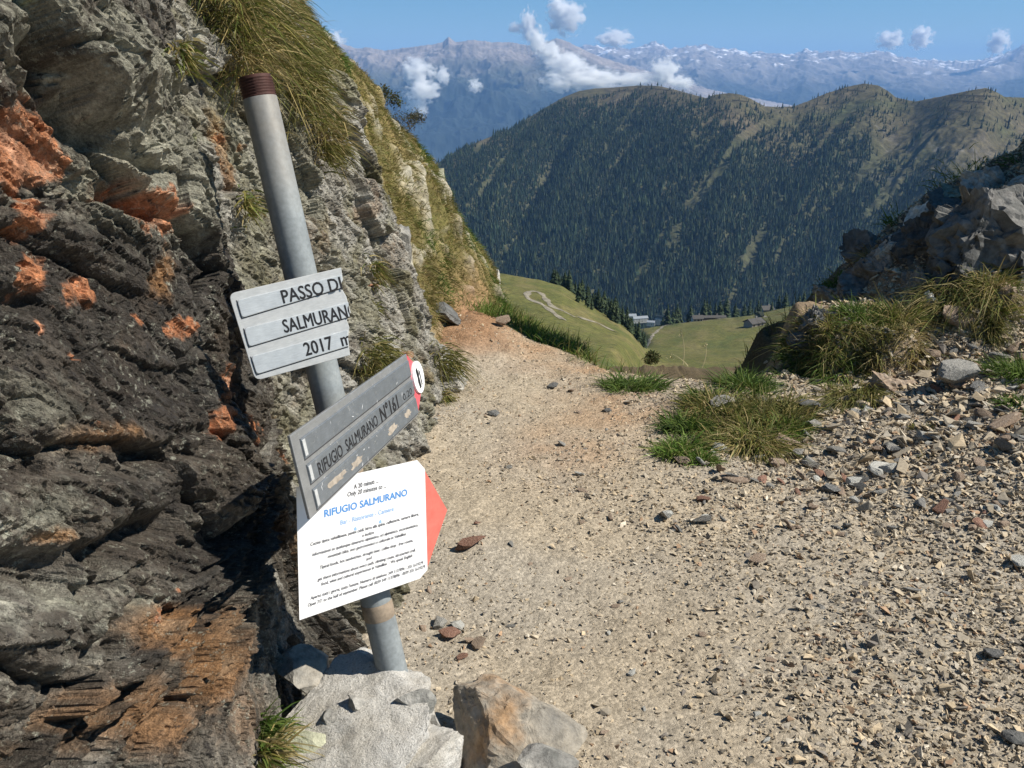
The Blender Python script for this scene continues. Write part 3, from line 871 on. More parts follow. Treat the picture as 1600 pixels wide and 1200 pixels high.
def hull(seed, npts, dims):
    rg = random.Random(seed); bm = bmesh.new()
    for k in range(npts):
        while True:
            p = Vector((rg.uniform(-1, 1), rg.uniform(-1, 1), rg.uniform(-1, 1)))
            if 0.6 < p.length < 1.15: break
        bm.verts.new((p.x * dims[0], p.y * dims[1], p.z * dims[2]))
    r = bmesh.ops.convex_hull(bm, input=bm.verts)
    for g in set(r['geom_interior']) | set(r['geom_unused']):
        if isinstance(g, bmesh.types.BMVert) and g.is_valid: bm.verts.remove(g)
    bmesh.ops.triangulate(bm, faces=bm.faces)
    bm.verts.index_update()
    V = np.array([v.co[:] for v in bm.verts]); F = np.array([[v.index for v in f.verts] for f in bm.faces]); bm.free()
    return V, F

def rot_mats(n, rg, tilt=0.5):
    a = rg.uniform(0, 2 * np.pi, n); bx = rg.normal(0, tilt, n); by = rg.normal(0, tilt, n)
    ca, sa = np.cos(a), np.sin(a); Z = np.zeros(n); O = np.ones(n)
    Rz = np.stack([np.stack([ca, -sa, Z], 1), np.stack([sa, ca, Z], 1), np.stack([Z, Z, O], 1)], 1)
    c, s = np.cos(bx), np.sin(bx)
    Rx = np.stack([np.stack([O, Z, Z], 1), np.stack([Z, c, -s], 1), np.stack([Z, s, c], 1)], 1)
    c, s = np.cos(by), np.sin(by)
    Ry = np.stack([np.stack([c, Z, s], 1), np.stack([Z, O, Z], 1), np.stack([-s, Z, c], 1)], 1)
    return Rx @ Ry @ Rz

def scatter(name, protos, X, Y, S, cols, mat, rg, sink=0.25, tilt=0.4, zfun=None):
    n = len(X); Z = (zfun or ground_z)(X, Y)
    Rm = rot_mats(n, rg, tilt); pid = rg.integers(0, len(protos), n)
    Vs, Fs, Cs = [], [], []; base = 0
    for k, (PV, PF) in enumerate(protos):
        m = np.where(pid == k)[0]
        if not len(m): continue
        v = np.einsum('nij,pj->npi', Rm[m], PV) * S[m][:, None, None]
        v += np.stack([X[m], Y[m], Z[m] + S[m] * sink], 1)[:, None, :]
        f = PF[None] + (np.arange(len(m)) * len(PV))[:, None, None] + base
        Vs.append(v.reshape(-1, 3)); Fs.append(f.reshape(-1, 3)); Cs.append(np.repeat(cols[m], len(PV), 0)); base += len(m) * len(PV)
    return mesh_np(name, np.concatenate(Vs), np.concatenate(Fs), mat, np.concatenate(Cs), smooth=False)

def stone_cols(n, rg, dim=1.0):
    pal = np.array([(.40, .335, .245), (.33, .285, .22), (.44, .35, .235), (.27, .235, .19), (.50, .44, .35), (.35, .235, .15), (.20, .175, .15), (.42, .35, .255)])
    c = pal[rg.choice(len(pal), n, p=[.22, .15, .22, .1, .08, .05, .06, .12])]
    return c * rg.uniform(.8, 1.2, (n, 1)) * dim

def build_gravel():
    rg = np.random.default_rng(5)
    small = [hull(100 + k, 6, (1.0, .8, .5)) for k in range(12)]
    n = 135000
    y = 1.05 + (rg.random(n) ** 1.5) * 4.2; x = rg.uniform(-.75, 2.9, n)
    keep = (np.abs(x) < y * .66 + .25) & (y < np.interp(x, YC_X, YC_Y) + .05)
    P = np.stack([x, y, 0 * x], 1)
    dens = 0.40 + 0.9 * fbm(P * 1.9, 4, 61) + 0.45 * sstep(.2, 1.2, x)
    keep &= rg.random(n) < dens
    x, y = x[keep], y[keep]
    rub = sstep(.8, 1.9, x + .3 * (y - 3))
    s = np.exp(rg.normal(math.log(.0052), .50, len(x))) * (.72 + 1.0 * rub + .35 * sstep(.3, .9, x))
    s = np.clip(s, .0022, .024)
    o = scatter('gravel', small, x, y, s, stone_cols(len(x), rg), M['gravel'], rg, .22, .35)
    tag(o, 'fine loose gravel covering the trodden path', 'gravel', kind='stuff')
    # coarse rubble under the right bank
    n = 7500
    x = rg.uniform(.55, 3.0, n); y = rg.uniform(2.3, 4.9, n)
    q = sstep(.95, 1.7, x + .12 * (y - 3.1)) * sstep(2.3, 3.1, y) * (1 - sstep(4.25, 4.8, y + 0 * x))
    q2 = ((x - 1.62) / .34) ** 2 + ((y - 4.15) / .4) ** 2
    keep = (rg.random(n) < q * .95) & (q2 > .9)
    x, y = x[keep], y[keep]
    s = np.clip(np.exp(rg.normal(math.log(.017), .5, len(x))), .007, .048)
    big = [hull(200 + k, 9, (1.0, .72, .38)) for k in range(12)]
    o = scatter('rubble', big, x, y, s, stone_cols(len(x), rg, .95), M['gravel'], rg, .3, .4)
    tag(o, 'coarse broken rubble spilling from the right bank', 'rubble', kind='stuff')
    n = 40000
    x = rg.uniform(.1, 2.6, n); y = 1.05 + rg.random(n) ** 1.3 * 3.2; P = np.stack([x, y, 0 * x], 1)
    dn = sstep(.15, 1.2, x + .25 * (y - 2)) * .75 + .7 * fbm(P * 1.6, 4, 67) - .05 - .6 * sstep(2.7, 3.5, y) * sstep(1.2, .7, x)
    keep = (rg.random(n) < dn) & (np.abs(x) < y * .66 + .1) & (y < np.interp(x, YC_X, YC_Y) - .1)
    x, y = x[keep], y[keep]; s = np.clip(np.exp(rg.normal(math.log(.0078), .42, len(x))), .005, .026)
    o = scatter('coarse_gravel', [hull(300 + k, 7, (1.0, .75, .5)) for k in range(10)], x, y, s, stone_cols(len(x), rg, .9), M['gravel'], rg, .15, .45)
    tag(o, 'coarser broken chips covering the right half of the path', 'gravel', kind='stuff')
    # rubble line at the foot of the cliff and on the path edge
build_gravel()

STONE_MESH = {}
def shard_proto(k, mat):
    key = (k, mat)
    if key not in STONE_MESH:
        V, F = rock_np(900 + k, (1.0, .74, .42), planes=22, rough=.03, sub=3, dmin=.28, dmax=.6)
        o = mesh_np('stone', V, F, M[mat], smooth=False)
        STONE_MESH[key] = o.data; bpy.data.objects.remove(o)
    return STONE_MESH[key]

def stone(px, py, size_px, mat, label, rot=(0, 0, 0), k=0, sc=(1, 1, 1), group=None, sink=.12, cat='stone'):
    p = on_ground(px, py)
    dep = p.y * CP - p.z * SP
    s = size_px / 2 / FPX * dep
    o = bpy.data.objects.new('stone', shard_proto(k % 9, mat)); COL.objects.link(o)
    o.location = (p.x, p.y, p.z + s * sc[2] * .42 * (1 - 2 * sink)); o.scale = (s * sc[0], s * sc[1], s * sc[2]); o.rotation_euler = [R(a) for a in rot]
    tag(o, label, cat, group); return o

stone(736, 862, 58, 'stone_red', 'reddish brown stone lying alone on the path beside the white notice', (5, -12, 20), 1, (1, .7, 1.0))
stone(744, 826, 16, 'stone_red', 'thin rust coloured chip on the path above the lone reddish stone', (0, 0, 10), 2, (1, .6, .6))
stone(688, 968, 36, 'stone_grey', 'grey green stone in the small pile behind the post', (10, 5, 60), 3)
stone(714, 974, 26, 'stone_pale', 'whitish stone in the small pile behind the post', (0, 15, 10), 4)
stone(697, 992, 40, 'stone_red', 'maroon stone in front of the small pile behind the post', (-8, 10, -20), 5)
stone(735, 1000, 22, 'stone_brown', 'small tan stone right of the maroon stone', (0, 10, 30), 6)
stone(748, 1008, 30, 'stone_brown', 'pale tan stone between the maroon stone and the big ochre rock', (0, -10, 80), 7)
stone(722, 1026, 22, 'stone_red', 'small pinkish stone beside the concrete foot', (0, 0, 30), 8)
stone(1372, 738, 58, 'stone_pale', 'large pale grey flat stone tilted on the rubble', (35, 8, 25), 0, (1, .8, .8))
stone(1300, 770, 44, 'stone_dark', 'dark grey stone below the large pale flat stone', (0, 10, 0), 1)
stone(1222, 692, 64, 'stone_brown', 'broad brown slab at the foot of the grass clump', (5, 6, -10), 2, (1, .7, .7))
stone(1215, 722, 34, 'stone_brown', 'pointed brown stone under the broad brown slab', (30, 20, 40), 3)
stone(1280, 742, 30, 'stone_red', 'small orange red stone in the rubble near the dark stone', (0, 30, 0), 4)
stone(1180, 882, 34, 'stone_brown', 'tan wedge shaped stone lying on the open gravel', (0, -6, -10), 5)
stone(1150, 760, 54, 'stone_brown', 'flat tan slab half sunk in the gravel left of the rubble', (6, 0, -20), 6, (1, .6, .4))
stone(1492, 606, 74, 'stone_grey', 'big blocky grey rock stuck in the rubble below the bank', (20, -10, 20), 7, (1, .8, 1.5))
stone(1568, 668, 66, 'stone_brown', 'wide brown flat rock near the right edge of the rubble', (-5, -14, 20), 8, (1, .7, .8))
stone(1455, 560, 44, 'stone_brown', 'angular brown stone above the blocky grey rock', (10, 10, 0), 0)
stone(1410, 655, 34, 'stone_grey', 'grey angular stone left of the blocky rock', (0, 10, 40), 1)
stone(1442, 690, 36, 'stone_pale', 'light stone propped over a dark hollow in the rubble', (10, 0, 10), 2)
stone(1390, 695, 28, 'stone_dark', 'dark small stone in the rubble hollow', (0, 0, 10), 3)
stone(1527, 620, 18, 'stone_pale', 'small white stone right of the blocky grey rock', (0, 0, 0), 4)
stone(1560, 455 + 35, 60, 'stone_brown', 'pinkish grey slab leaning on the bank at right', (62, -8, 8), 5, (1, .8, .8))
stone(1500, 512, 70, 'stone_brown', 'tan slab leaning between the grass tufts on the bank', (58, 10, 0), 6, (1, .8, .6))
stone(1592, 880, 40, 'stone_pale', 'pale stone at the right edge of the gravel', (0, 0, 70), 7)
stone(1548, 1030, 44, 'stone_dark', 'dark stone with a deep shadow low at right', (0, 20, 30), 8)
stone(1580, 1168, 54, 'stone_dark', 'dark stone cut by the bottom right corner', (0, 10, 0), 0)
stone(1430, 930, 40, 'stone_grey', 'long thin grey stone on the gravel at right', (0, 0, -15), 1, (1.2, .3, .5))
stone(1395, 998, 34, 'stone_brown', 'long thin brown stone on the gravel at right', (0, 0, -5), 2, (1.2, .35, .5))
stone(950, 575 + 68, 20, 'stone_dark', 'small dark stone midway along the path', (0, 0, 0), 3)
stone(770, 650, 22, 'stone_dark', 'small dark stone on the path near the cliff', (0, 0, 0), 4)
stone(862, 603, 22, 'stone_dark', 'small dark stone at the middle of the far path', (0, 0, 0), 5)
stone(787, 512, 30, 'stone_brown', 'upright rounded stone beside the bright green grass', (75, 0, 20), 6, (1, .8, .9), sink=-.3)
stone(1265, 640, 36, 'stone_dark', 'dark stone in the shade under the grassy hummock', (0, 0, 0), 7)
stone(1128, 633, 44, 'stone_grey', 'grey stone half hidden in the grass clump', (25, 0, 10), 8, sink=0)
rg_ = random.Random(3)
CW = {'stone_grey': 'grey', 'stone_brown': 'brown', 'stone_pale': 'pale', 'stone_red': 'reddish', 'stone_dark': 'dark'}
def lab_rub(px, py, sz, mt):
    size = 'small' if sz < 22 else ('middling' if sz < 30 else 'larger')
    if px < 1260: pl = 'below the grass clump' if py < 770 else 'at the gravel edge of the rubble'
    elif px < 1400: pl = 'just under the hummock' if py < 700 else ('around the large pale flat stone' if py < 770 else 'spread in front of the large pale stone')
    elif px < 1510: pl = 'beside the blocky grey rock' if py < 650 else ('in the middle of the rubble' if py < 740 else 'at the lower fringe of the rubble')
    else: pl = 'under the tufts at the right edge' if py < 640 else ('around the wide brown rock at right' if py < 720 else 'low at the right end of the rubble')
    return f'{size} {CW[mt]} angular stone {pl}'
def lab_path(px, py, sz, mt):
    size = 'tiny' if sz < 13 else ('small' if sz < 18 else 'bigger')
    row = 'far' if py < 760 else ('middle' if py < 950 else 'near')
    colm = 'beside the signs' if px < 850 else ('in the centre of the path' if px < 1120 else ('right of the path centre' if px < 1360 else 'toward the right picture edge'))
    return f'{size} {CW[mt]} loose stone on the {row} gravel {colm}'
n_ = 0
while n_ < 150:
    px, py = rg_.uniform(1040, 1600), rg_.uniform(520, 830)
    if py < 560 + (1600 - px) * .27 and not (px > 1440 and py > 530): continue
    if px < 1240 and py < 700: continue
    sz, mt = rg_.uniform(14, 38), rg_.choice(['stone_grey', 'stone_brown', 'stone_grey', 'stone_brown', 'stone_pale', 'stone_red', 'stone_dark']); lab_ = lab_rub(px, py, sz, mt)
    sy, sz_ = rg_.uniform(.6, 1), rg_.uniform(.6, 1.2); lab_ = ('narrow ' if sy < .75 else '') + ('flat ' if sz_ < .8 else 'chunky ' if sz_ > 1.02 else '') + lab_
    stone(px, py, sz, mt,
          lab_, (rg_.uniform(-35, 35), rg_.uniform(-35, 35), rg_.uniform(0, 360)), rg_.randrange(9), (1, sy, sz_), 'loose stones in the rubble'); n_ += 1
n_ = 0
while n_ < 60:
    px, py = rg_.uniform(660, 1600), rg_.uniform(600, 1190)
    if px < 1000 and py > 1000 and px < 920: continue
    if px < 1250 and py < 720 and px > 1000: continue
    if px > 1150 and py < 830: continue
    sz, mt = rg_.uniform(9, 22), rg_.choice(['stone_grey', 'stone_brown', 'stone_brown', 'stone_grey', 'stone_pale', 'stone_brown']); lab_ = lab_path(px, py, sz, mt)
    sy, sz_ = rg_.uniform(.5, 1), rg_.uniform(.5, 1); lab_ = ('narrow ' if sy < .7 else '') + ('flat ' if sz_ < .7 else 'chunky ' if sz_ > .85 else '') + lab_
    stone(px, py, sz, mt,
          lab_, (rg_.uniform(-20, 20), rg_.uniform(-20, 20), rg_.uniform(0, 360)), rg_.randrange(9), (1, sy, sz_), 'small stones on the open path', sink=.32); n_ += 1

# boulders of the right bank
def boulder(px, py, Y, dims, mat, label, rot=(0, 0, 0), seed=1, rough=.05, **kw):
    p = on_ground(px, py)
    p = p + Vector((.10, .18, .05)) * min(dims)
    o = rock('boulder', mat, p, dims, rot, seed, rough=rough, layers=.012, sub=6 if max(dims) > .16 else 5, frac=.16, **kw)
    tag(o, label, 'rock'); return o
boulder(1540, 388, 4.75, (.38, .26, .28), 'stone_dark', 'largest dark slab face of the bank at the right edge', (15, 12, 10), 301)
boulder(1440, 400, 4.75, (.19, .18, .15), 'stone_dark', 'dark boulder left of the largest slab on the bank', (10, -30, 20), 302)
boulder(1395, 420, 4.8, (.16, .16, .20), 'stone_grey', 'grey upright boulder on the crest of the bank', (10, 28, 5), 303)
boulder(1448, 352, 4.95, (.09, .10, .13), 'stone_pale', 'pale pointed rock catching sun on the bank crest', (0, 30, 0), 304)
boulder(1490, 318, 5.0, (.10, .10, .12), 'stone_lichen', 'sunlit lichen rock higher on the bank crest', (0, 30, 10), 305)
boulder(1412, 372, 4.95, (.06, .08, .09), 'stone_pale', 'small whitish rock tip on the bank crest', (0, 20, 0), 306)
boulder(1590, 300, 4.9, (.10, .10, .11), 'stone_pale', 'pale rock at the upper right edge of the bank', (0, 20, 0), 307)
boulder(1335, 462, 4.6, (.15, .14, .12), 'stone_dark', 'rounded dark rock with a white lichen spot above the hummock', (0, 10, 30), 308)
boulder(1270, 505, 4.55, (.09, .10, .10), 'stone_dark', 'dark rock at the left end of the bank crest', (0, 30, 0), 309)
boulder(1575, 480, 4.35, (.10, .09, .09), 'stone_brown', 'brownish block between the tufts at the right edge', (20, 0, 10), 310)
boulder(1450, 482, 4.35, (.05, .05, .07), 'stone_pale', 'small pale block under the middle tuft of the bank', (0, 10, 10), 311)
boulder(1390, 610, 3.98, (.10, .06, .08), 'stone_brown', 'brown earth-caked rock face under the hummock', (0, 0, 0), 312)
boulder(1595, 378, 4.45, (.06, .06, .11), 'stone_pale', 'bright sunlit rock wedge at the right picture edge', (0, -20, 0), 313)

rb_ = random.Random(15)
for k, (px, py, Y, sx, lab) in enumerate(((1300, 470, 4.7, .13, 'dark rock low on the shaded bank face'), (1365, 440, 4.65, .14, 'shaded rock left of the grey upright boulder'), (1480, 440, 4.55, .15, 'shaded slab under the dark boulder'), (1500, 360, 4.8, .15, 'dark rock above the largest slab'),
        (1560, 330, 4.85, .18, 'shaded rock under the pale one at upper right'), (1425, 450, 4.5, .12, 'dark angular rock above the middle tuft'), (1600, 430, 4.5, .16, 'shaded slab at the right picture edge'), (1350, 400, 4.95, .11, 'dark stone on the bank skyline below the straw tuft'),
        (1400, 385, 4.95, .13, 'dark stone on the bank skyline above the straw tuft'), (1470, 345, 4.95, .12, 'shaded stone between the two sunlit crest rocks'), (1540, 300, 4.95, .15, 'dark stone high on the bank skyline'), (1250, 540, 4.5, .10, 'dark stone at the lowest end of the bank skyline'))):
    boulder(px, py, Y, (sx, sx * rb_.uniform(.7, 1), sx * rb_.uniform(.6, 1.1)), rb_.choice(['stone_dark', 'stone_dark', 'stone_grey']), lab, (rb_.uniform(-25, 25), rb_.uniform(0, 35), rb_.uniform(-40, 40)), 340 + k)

# outcrops on the grassy hillside
def outcrop(px, py, Y, dims, label, rot=(0, 0, 0), seed=1, mat='stone_lichen'):
    o = rock('rock_outcrop', mat, at(px, py, Y), dims, rot, seed, rough=.12, layers=.03, sub=5, planes=16, dmin=.4, dmax=.75)
    tag(o, label, 'rock'); return o
outcrop(678, 300, 7.3, (.11, .2, .19), 'pale lichen crag standing out on the hillside skyline', (0, 12, 0), 321)
outcrop(674, 345, 7.2, (.13, .2, .11), 'grey crag just below the pale lichen crag', (0, 15, 20), 322, 'stone_grey')
outcrop(612, 268, 6.2, (.12, .14, .06), 'small outcrop in the middle of the grassy slope', (0, 35, 0), 323)
outcrop(630, 292, 6.2, (.08, .14, .10), 'lichen outcrop below the small one in the slope', (0, 20, 10), 324)
outcrop(648, 345, 5.9, (.04, .12, .24), 'long pale rock rib running down the grass', (0, -28, 0), 325)
outcrop(690, 420, 6.2, (.05, .14, .20), 'lower pale rock rib beside the path bend', (0, -25, 0), 326)
outcrop(730, 482, 5.5, (.04, .10, .12), 'light slab edge above the brown earth', (0, -45, 0), 327)
outcrop(776, 440, 7.6, (.05, .12, .10), 'small white rock edge at the end of the hillside', (0, 0, 0), 328, 'stone_pale')
outcrop(780, 480, 7.3, (.05, .10, .06), 'lowest white rock edge at the end of the hillside', (0, 0, 0), 329, 'stone_pale')
o = rock('rock_outcrop', 'stone_grey', at(662, 575, 4.2), (.20, .36, .14), (0, 14, 8), 330, rough=.30, sub=6, planes=9, dmin=.6, dmax=.9, layers=.02)
tag(o, 'rounded grey rock at the foot of the cliff beside the path', 'rock')
outcrop(618, 410, 4.15, (.08, .16, .18), 'grey rock shoulder at the edge of the cliff', (0, 10, 0), 331, 'stone_grey')
outcrop(458, 50, 4.6, (.10, .2, .28), 'grey rock fin above the ledge grass', (0, -25, 0), 332, 'stone_grey')
outcrop(740, 505, 5.15, (.06, .08, .05), 'small half buried stone in the brown earth', (0, 10, 0), 333, 'stone_brown')
outcrop(700, 492, 4.85, (.09, .10, .04), 'dark flat stone poking from the brown earth bank', (0, 25, 0), 334, 'stone_dark')

# ================================================================== CONCRETE FOOT, ROCKS BY THE POST
cb = empty('concrete_base', at(590, 1110, 1.42))
tag(cb, 'lumpy whitish concrete foot with embedded stones holding the leaning post', 'concrete base')
def m_concrete():
    s = NT('concrete'); s.set(Roughness=.95, Specular_IOR_Level=.1)
    n1 = s.noise(30, 6, .7); n2 = s.noise(230, 4, .8); n3 = s.noise(7, 4, .6)
    c = s.ramp(n2, [(.34, (.30, .29, .27)), (.45, (.58, .565, .535)), (.7, (.74, .725, .69))])
    c = s.mix(c, s.ramp(n3, [(.3, (.75, .70, .62)), (.65, (1.1, 1.1, 1.1))]), .9, 'MULTIPLY')
    s.base(c); s.bump(s.math('ADD', s.math('MULTIPLY', n1, 1.2), s.math('MULTIPLY', n2, .5)), .9, .014); return s.m
M['concrete'] = m_concrete()
def conc(seed, px, py, Y, dims, rot):
    p = at(px, py, Y)
    V, F = rock_np(seed, dims, planes=18, rough=.07, sub=6, dmin=.45, dmax=.8, frac=.012)
    V = V + (0.012 * fbm(V * 16, 4, seed) + 0.009 * ridged(V * 40, 4, seed) - .003)[:, None] * (V / np.linalg.norm(V, axis=1)[:, None])
    o = mesh_np('concrete_lump', V, F, M['concrete'], smooth=True, parent=cb)
    o.location = p - cb.location; o.rotation_euler = [R(a) for a in rot]
    return o
C1 = conc(41, 582, 1168, 1.40, (.185, .215, .135), (4, -4, 10))
C2 = conc(47, 655, 1200, 1.36, (.12, .12, .10), (0, 8, 30))
from mathutils.bvhtree import BVHTree
def surface(objs, px, py):
    bpy.context.view_layer.update()
    d = Vector(ray(px, py)).normalized(); best = None
    for o_ in objs:
        mw = o_.matrix_world
        bv = BVHTree.FromPolygons([mw @ v.co for v in o_.data.vertices], [p.vertices[:] for p in o_.data.polygons])
        h = bv.ray_cast(Vector((0, 0, 0)), d)
        if h[0] is not None and (best is None or h[3] < best[1]): best = (h[0], h[3])
    return best[0] if best else Vector(d * 1.6)
for (px, py, dims, rot, sd, mt) in ((650, 1096, (.047, .03, .020), (30, 0, 0), 51, 'stone_grey'), (560, 1102, (.024, .02, .024), (20, 0, 20), 52, 'stone_grey'),
                                       (672, 1128, (.024, .02, .014), (30, -20, 0), 53, 'stone_grey'), (490, 1172, (.075, .03, .022), (30, 18, 0), 54, 'stone_lichen'),
                                       (520, 1120, (.02, .02, .016), (10, 10, 0), 56, 'stone_grey')):
    pt = surface((C1, C2), px, py); pt = pt + pt.normalized() * dims[1] * .45
    rock('stone', mt, pt - cb.location, dims, rot, sd, parent=cb, sub=4, rough=.06)
o = rock('boulder', 'stone_ochre', at(808, 1150, 1.42), (.165, .12, .065), (8, 20, -38), 61, frac=.08, rough=.05, sub=5, layers=.03)
tag(o, 'big grey and ochre rock lying right of the concrete foot', 'rock')
o = rock('boulder', 'stone_ochre', at(478, 1050, 1.52), (.065, .06, .04), (10, 5, 10), 62, rough=.06, sub=5)
tag(o, 'brownish grey stone wedged left of the concrete foot', 'rock')
o = rock('boulder', 'stone_grey', at(860, 1196, 1.30), (.06, .05, .03), (0, 10, 10), 63, rough=.06, sub=5)
tag(o, 'grey stone at the lower edge in front of the ochre rock', 'rock')

# ================================================================== SIGNPOST
def post_axis():
    return at_depth(398, 120, 1.56), at_depth(613, 1048, 1.775)
PT, PB = post_axis()
def m_zinc():
    s = NT('galvanised_pipe'); s.set(Roughness=.6, Metallic=.12)
    n = s.noise(14, 5, .6); n2 = s.noise(120, 3, .6)
    c = s.ramp(n, [(.3, (.20, .22, .23)), (.55, (.255, .28, .29)), (.75, (.30, .32, .325))])
    c = s.mix(c, s.ramp(n2, [(.3, .85), (.7, 1.12)]), 1.0, 'MULTIPLY')
    # brown film near the top end of the pipe
    sep = s.n('ShaderNodeSeparateXYZ'); s.l(s.coord(), sep.inputs[0])
    f = s.n('ShaderNodeMapRange'); f.inputs['From Min'].default_value = .9; f.inputs['From Max'].default_value = 1.06; s.l(sep.outputs[2], f.inputs['Value'])
    c = s.mix(c, (.22, .17, .12), s.math('MULTIPLY', s.math('MULTIPLY', f.outputs[0], n), .9)); s.base(c)
    s.bump(n2, .12, .001); return s.m
M['zinc'] = m_zinc()
M['rust'] = m_plain('rusty_thread', (.06, .026, .022), .7, .2, 60, .4, .3)
M['rust_stain'] = m_plain('rusty_band', (.30, .24, .18), .8, .1, 50, .3, .2)
ax = (PT - PB); PL = ax.length; ax.normalize()
prot = ax.to_track_quat('Z', 'Y').to_matrix()
post = empty('signpost', PB, prot)
tag(post, 'leaning galvanised pipe post with a rusty threaded top end', 'post')
def lathe(name, prof, mat, parent, seg=48):
    bm = bmesh.new(); rings = []
    for (r, z) in prof:
        rings.append([bm.verts.new((r * math.cos(2 * math.pi * k / seg), r * math.sin(2 * math.pi * k / seg), z)) for k in range(seg)])
    for a, b in zip(rings[:-1], rings[1:]):
        for k in range(seg): bm.faces.new((a[k], a[(k + 1) % seg], b[(k + 1) % seg], b[k]))
    return bm_obj(name, bm, mat, parent, smooth=True)
RP = .0302
th = PL - .036
lathe('pipe', [(RP, -.12), (RP, th * .25), (RP, th * .5), (RP, th * .75), (RP, th - .002), (RP - .001, th)], M['zinc'], post)
prof = [(RP - .0008, th - .001)]
zt = th
while zt < PL - .003:
    prof += [(RP - .0003, zt + .0014), (RP - .0003, zt + .0022), (RP - .0038, zt + .0036)]; zt += .0048
prof += [(RP - .002, PL), (RP - .006, PL), (RP - .006, PL - .08)]
lathe('thread', prof, M['rust'], post)
lathe('rusty_band', [(RP + .0004, .118), (RP + .0008, .12), (RP + .0008, .15), (RP + .0004, .152)], M['rust_stain'], post)
for zz in (.24, .31, .42, .455, .67, .70):
    lathe('clamp_band', [(RP, zz - .008), (RP + .0025, zz - .008), (RP + .0025, zz + .008), (RP, zz + .008)], M['rust_stain'], post, 32)

# ---- sign plates
class Plate:
    """a flat rectangular plate: its pose is fitted so that a true rectangle has these four corners"""
    def __init__(s, TL, BL, TR, BR, reg=40.0):
        C = [TL, BL, TR, BR]; W = [at_depth(*p) for p in C]
        ex = ((W[2] + W[3]) - (W[0] + W[1])); w = ex.length / 2; ex.normalize()
        ey = ((W[0] + W[2]) - (W[1] + W[3])); h = ey.length / 2; ey = (ey - ex * ey.dot(ex)).normalized()
        rot = Matrix((ex, ey, ex.cross(ey))).transposed(); o = sum(W, Vector()) / 4; dist = o.length
        obs = np.array([[p[0], p[1]] for p in C], float)
        def proj(p): 
            X, Y, Z = p; d = Y * CP - Z * SP; return (800 + X / d * FPX, 600 - (Y * SP + Z * CP) / d * FPX)
        def build(q):
            Rr = Matrix.Rotation(q[0], 3, 'X') @ Matrix.Rotation(q[1], 3, 'Y') @ Matrix.Rotation(q[2], 3, 'Z')
            rr = Rr @ rot; oo = o + Vector(q[3:6])
            ww, hh = w * math.exp(q[6]), h * math.exp(q[7])
            return rr, oo, [oo + rr @ Vector((sx * ww / 2, sy * hh / 2, 0)) for sx, sy in ((-1, 1), (-1, -1), (1, 1), (1, -1))]
        def resid(q):
            rr, oo, pts = build(q)
            return np.concatenate([(np.array([proj(p) for p in pts]) - obs).ravel(), [(oo.length - dist) * 3000], q[0:3] * reg])
        q = np.zeros(8)
        for it in range(40):
            r0 = resid(q); J = np.zeros((len(r0), 8))
            for k in range(8):
                e = np.zeros(8); e[k] = 1e-5; J[:, k] = (resid(q + e) - r0) / 1e-5
            q = q - np.linalg.solve(J.T @ J + 1e-3 * np.eye(8), J.T @ r0)
        rr, s.o, _ = build(q)
        s.err = float(np.abs(resid(q)[:8]).max())
        s.rot = rr; s.ex, s.ey, s.ez = rr.col[0].copy(), rr.col[1].copy(), rr.col[2].copy()
    def loc(s, px, py):
        d = Vector(ray(px, py)); t = s.o.dot(s.ez) / d.dot(s.ez); p = d * t - s.o
        return (p.dot(s.ex), p.dot(s.ey))

def prism(name, outline, z0, z1, mat, parent, bev=0.0):
    bm = bmesh.new()
    lo = [bm.verts.new((x, y, z0)) for x, y in outline]; hi = [bm.verts.new((x, y, z1)) for x, y in outline]
    bm.faces.new(hi); bm.faces.new(lo[::-1]); n = len(lo)
    for k in range(n): bm.faces.new((lo[k], lo[(k + 1) % n], hi[(k + 1) % n], hi[k]))
    bmesh.ops.recalc_face_normals(bm, faces=bm.faces)
    if bev:
        es = [e for e in bm.edges if e.verts[0].co.z > z1 - 1e-6 and e.verts[1].co.z > z1 - 1e-6]
        bmesh.ops.bevel(bm, geom=es, offset=bev, segments=2, affect='EDGES', profile=.5)
    return bm_obj(name, bm, mat, parent)

def rrect(x0, y0, x1, y1, r, n=5, corners=(1, 1, 1, 1)):
    pts = []
    for (cx, cy, a0, on) in ((x1 - r, y1 - r, 0, corners[0]), (x0 + r, y1 - r, 90, corners[1]), (x0 + r, y0 + r, 180, corners[2]), (x1 - r, y0 + r, 270, corners[3])):
        if on:
            for k in range(n + 1):
                a = R(a0 + 90 * k / n); pts.append((cx + r * math.cos(a), cy + r * math.sin(a)))
        else:
            a = R(a0 + 45); pts.append((cx + math.copysign(r, math.cos(a)), cy + math.copysign(r, math.sin(a))))
    return pts

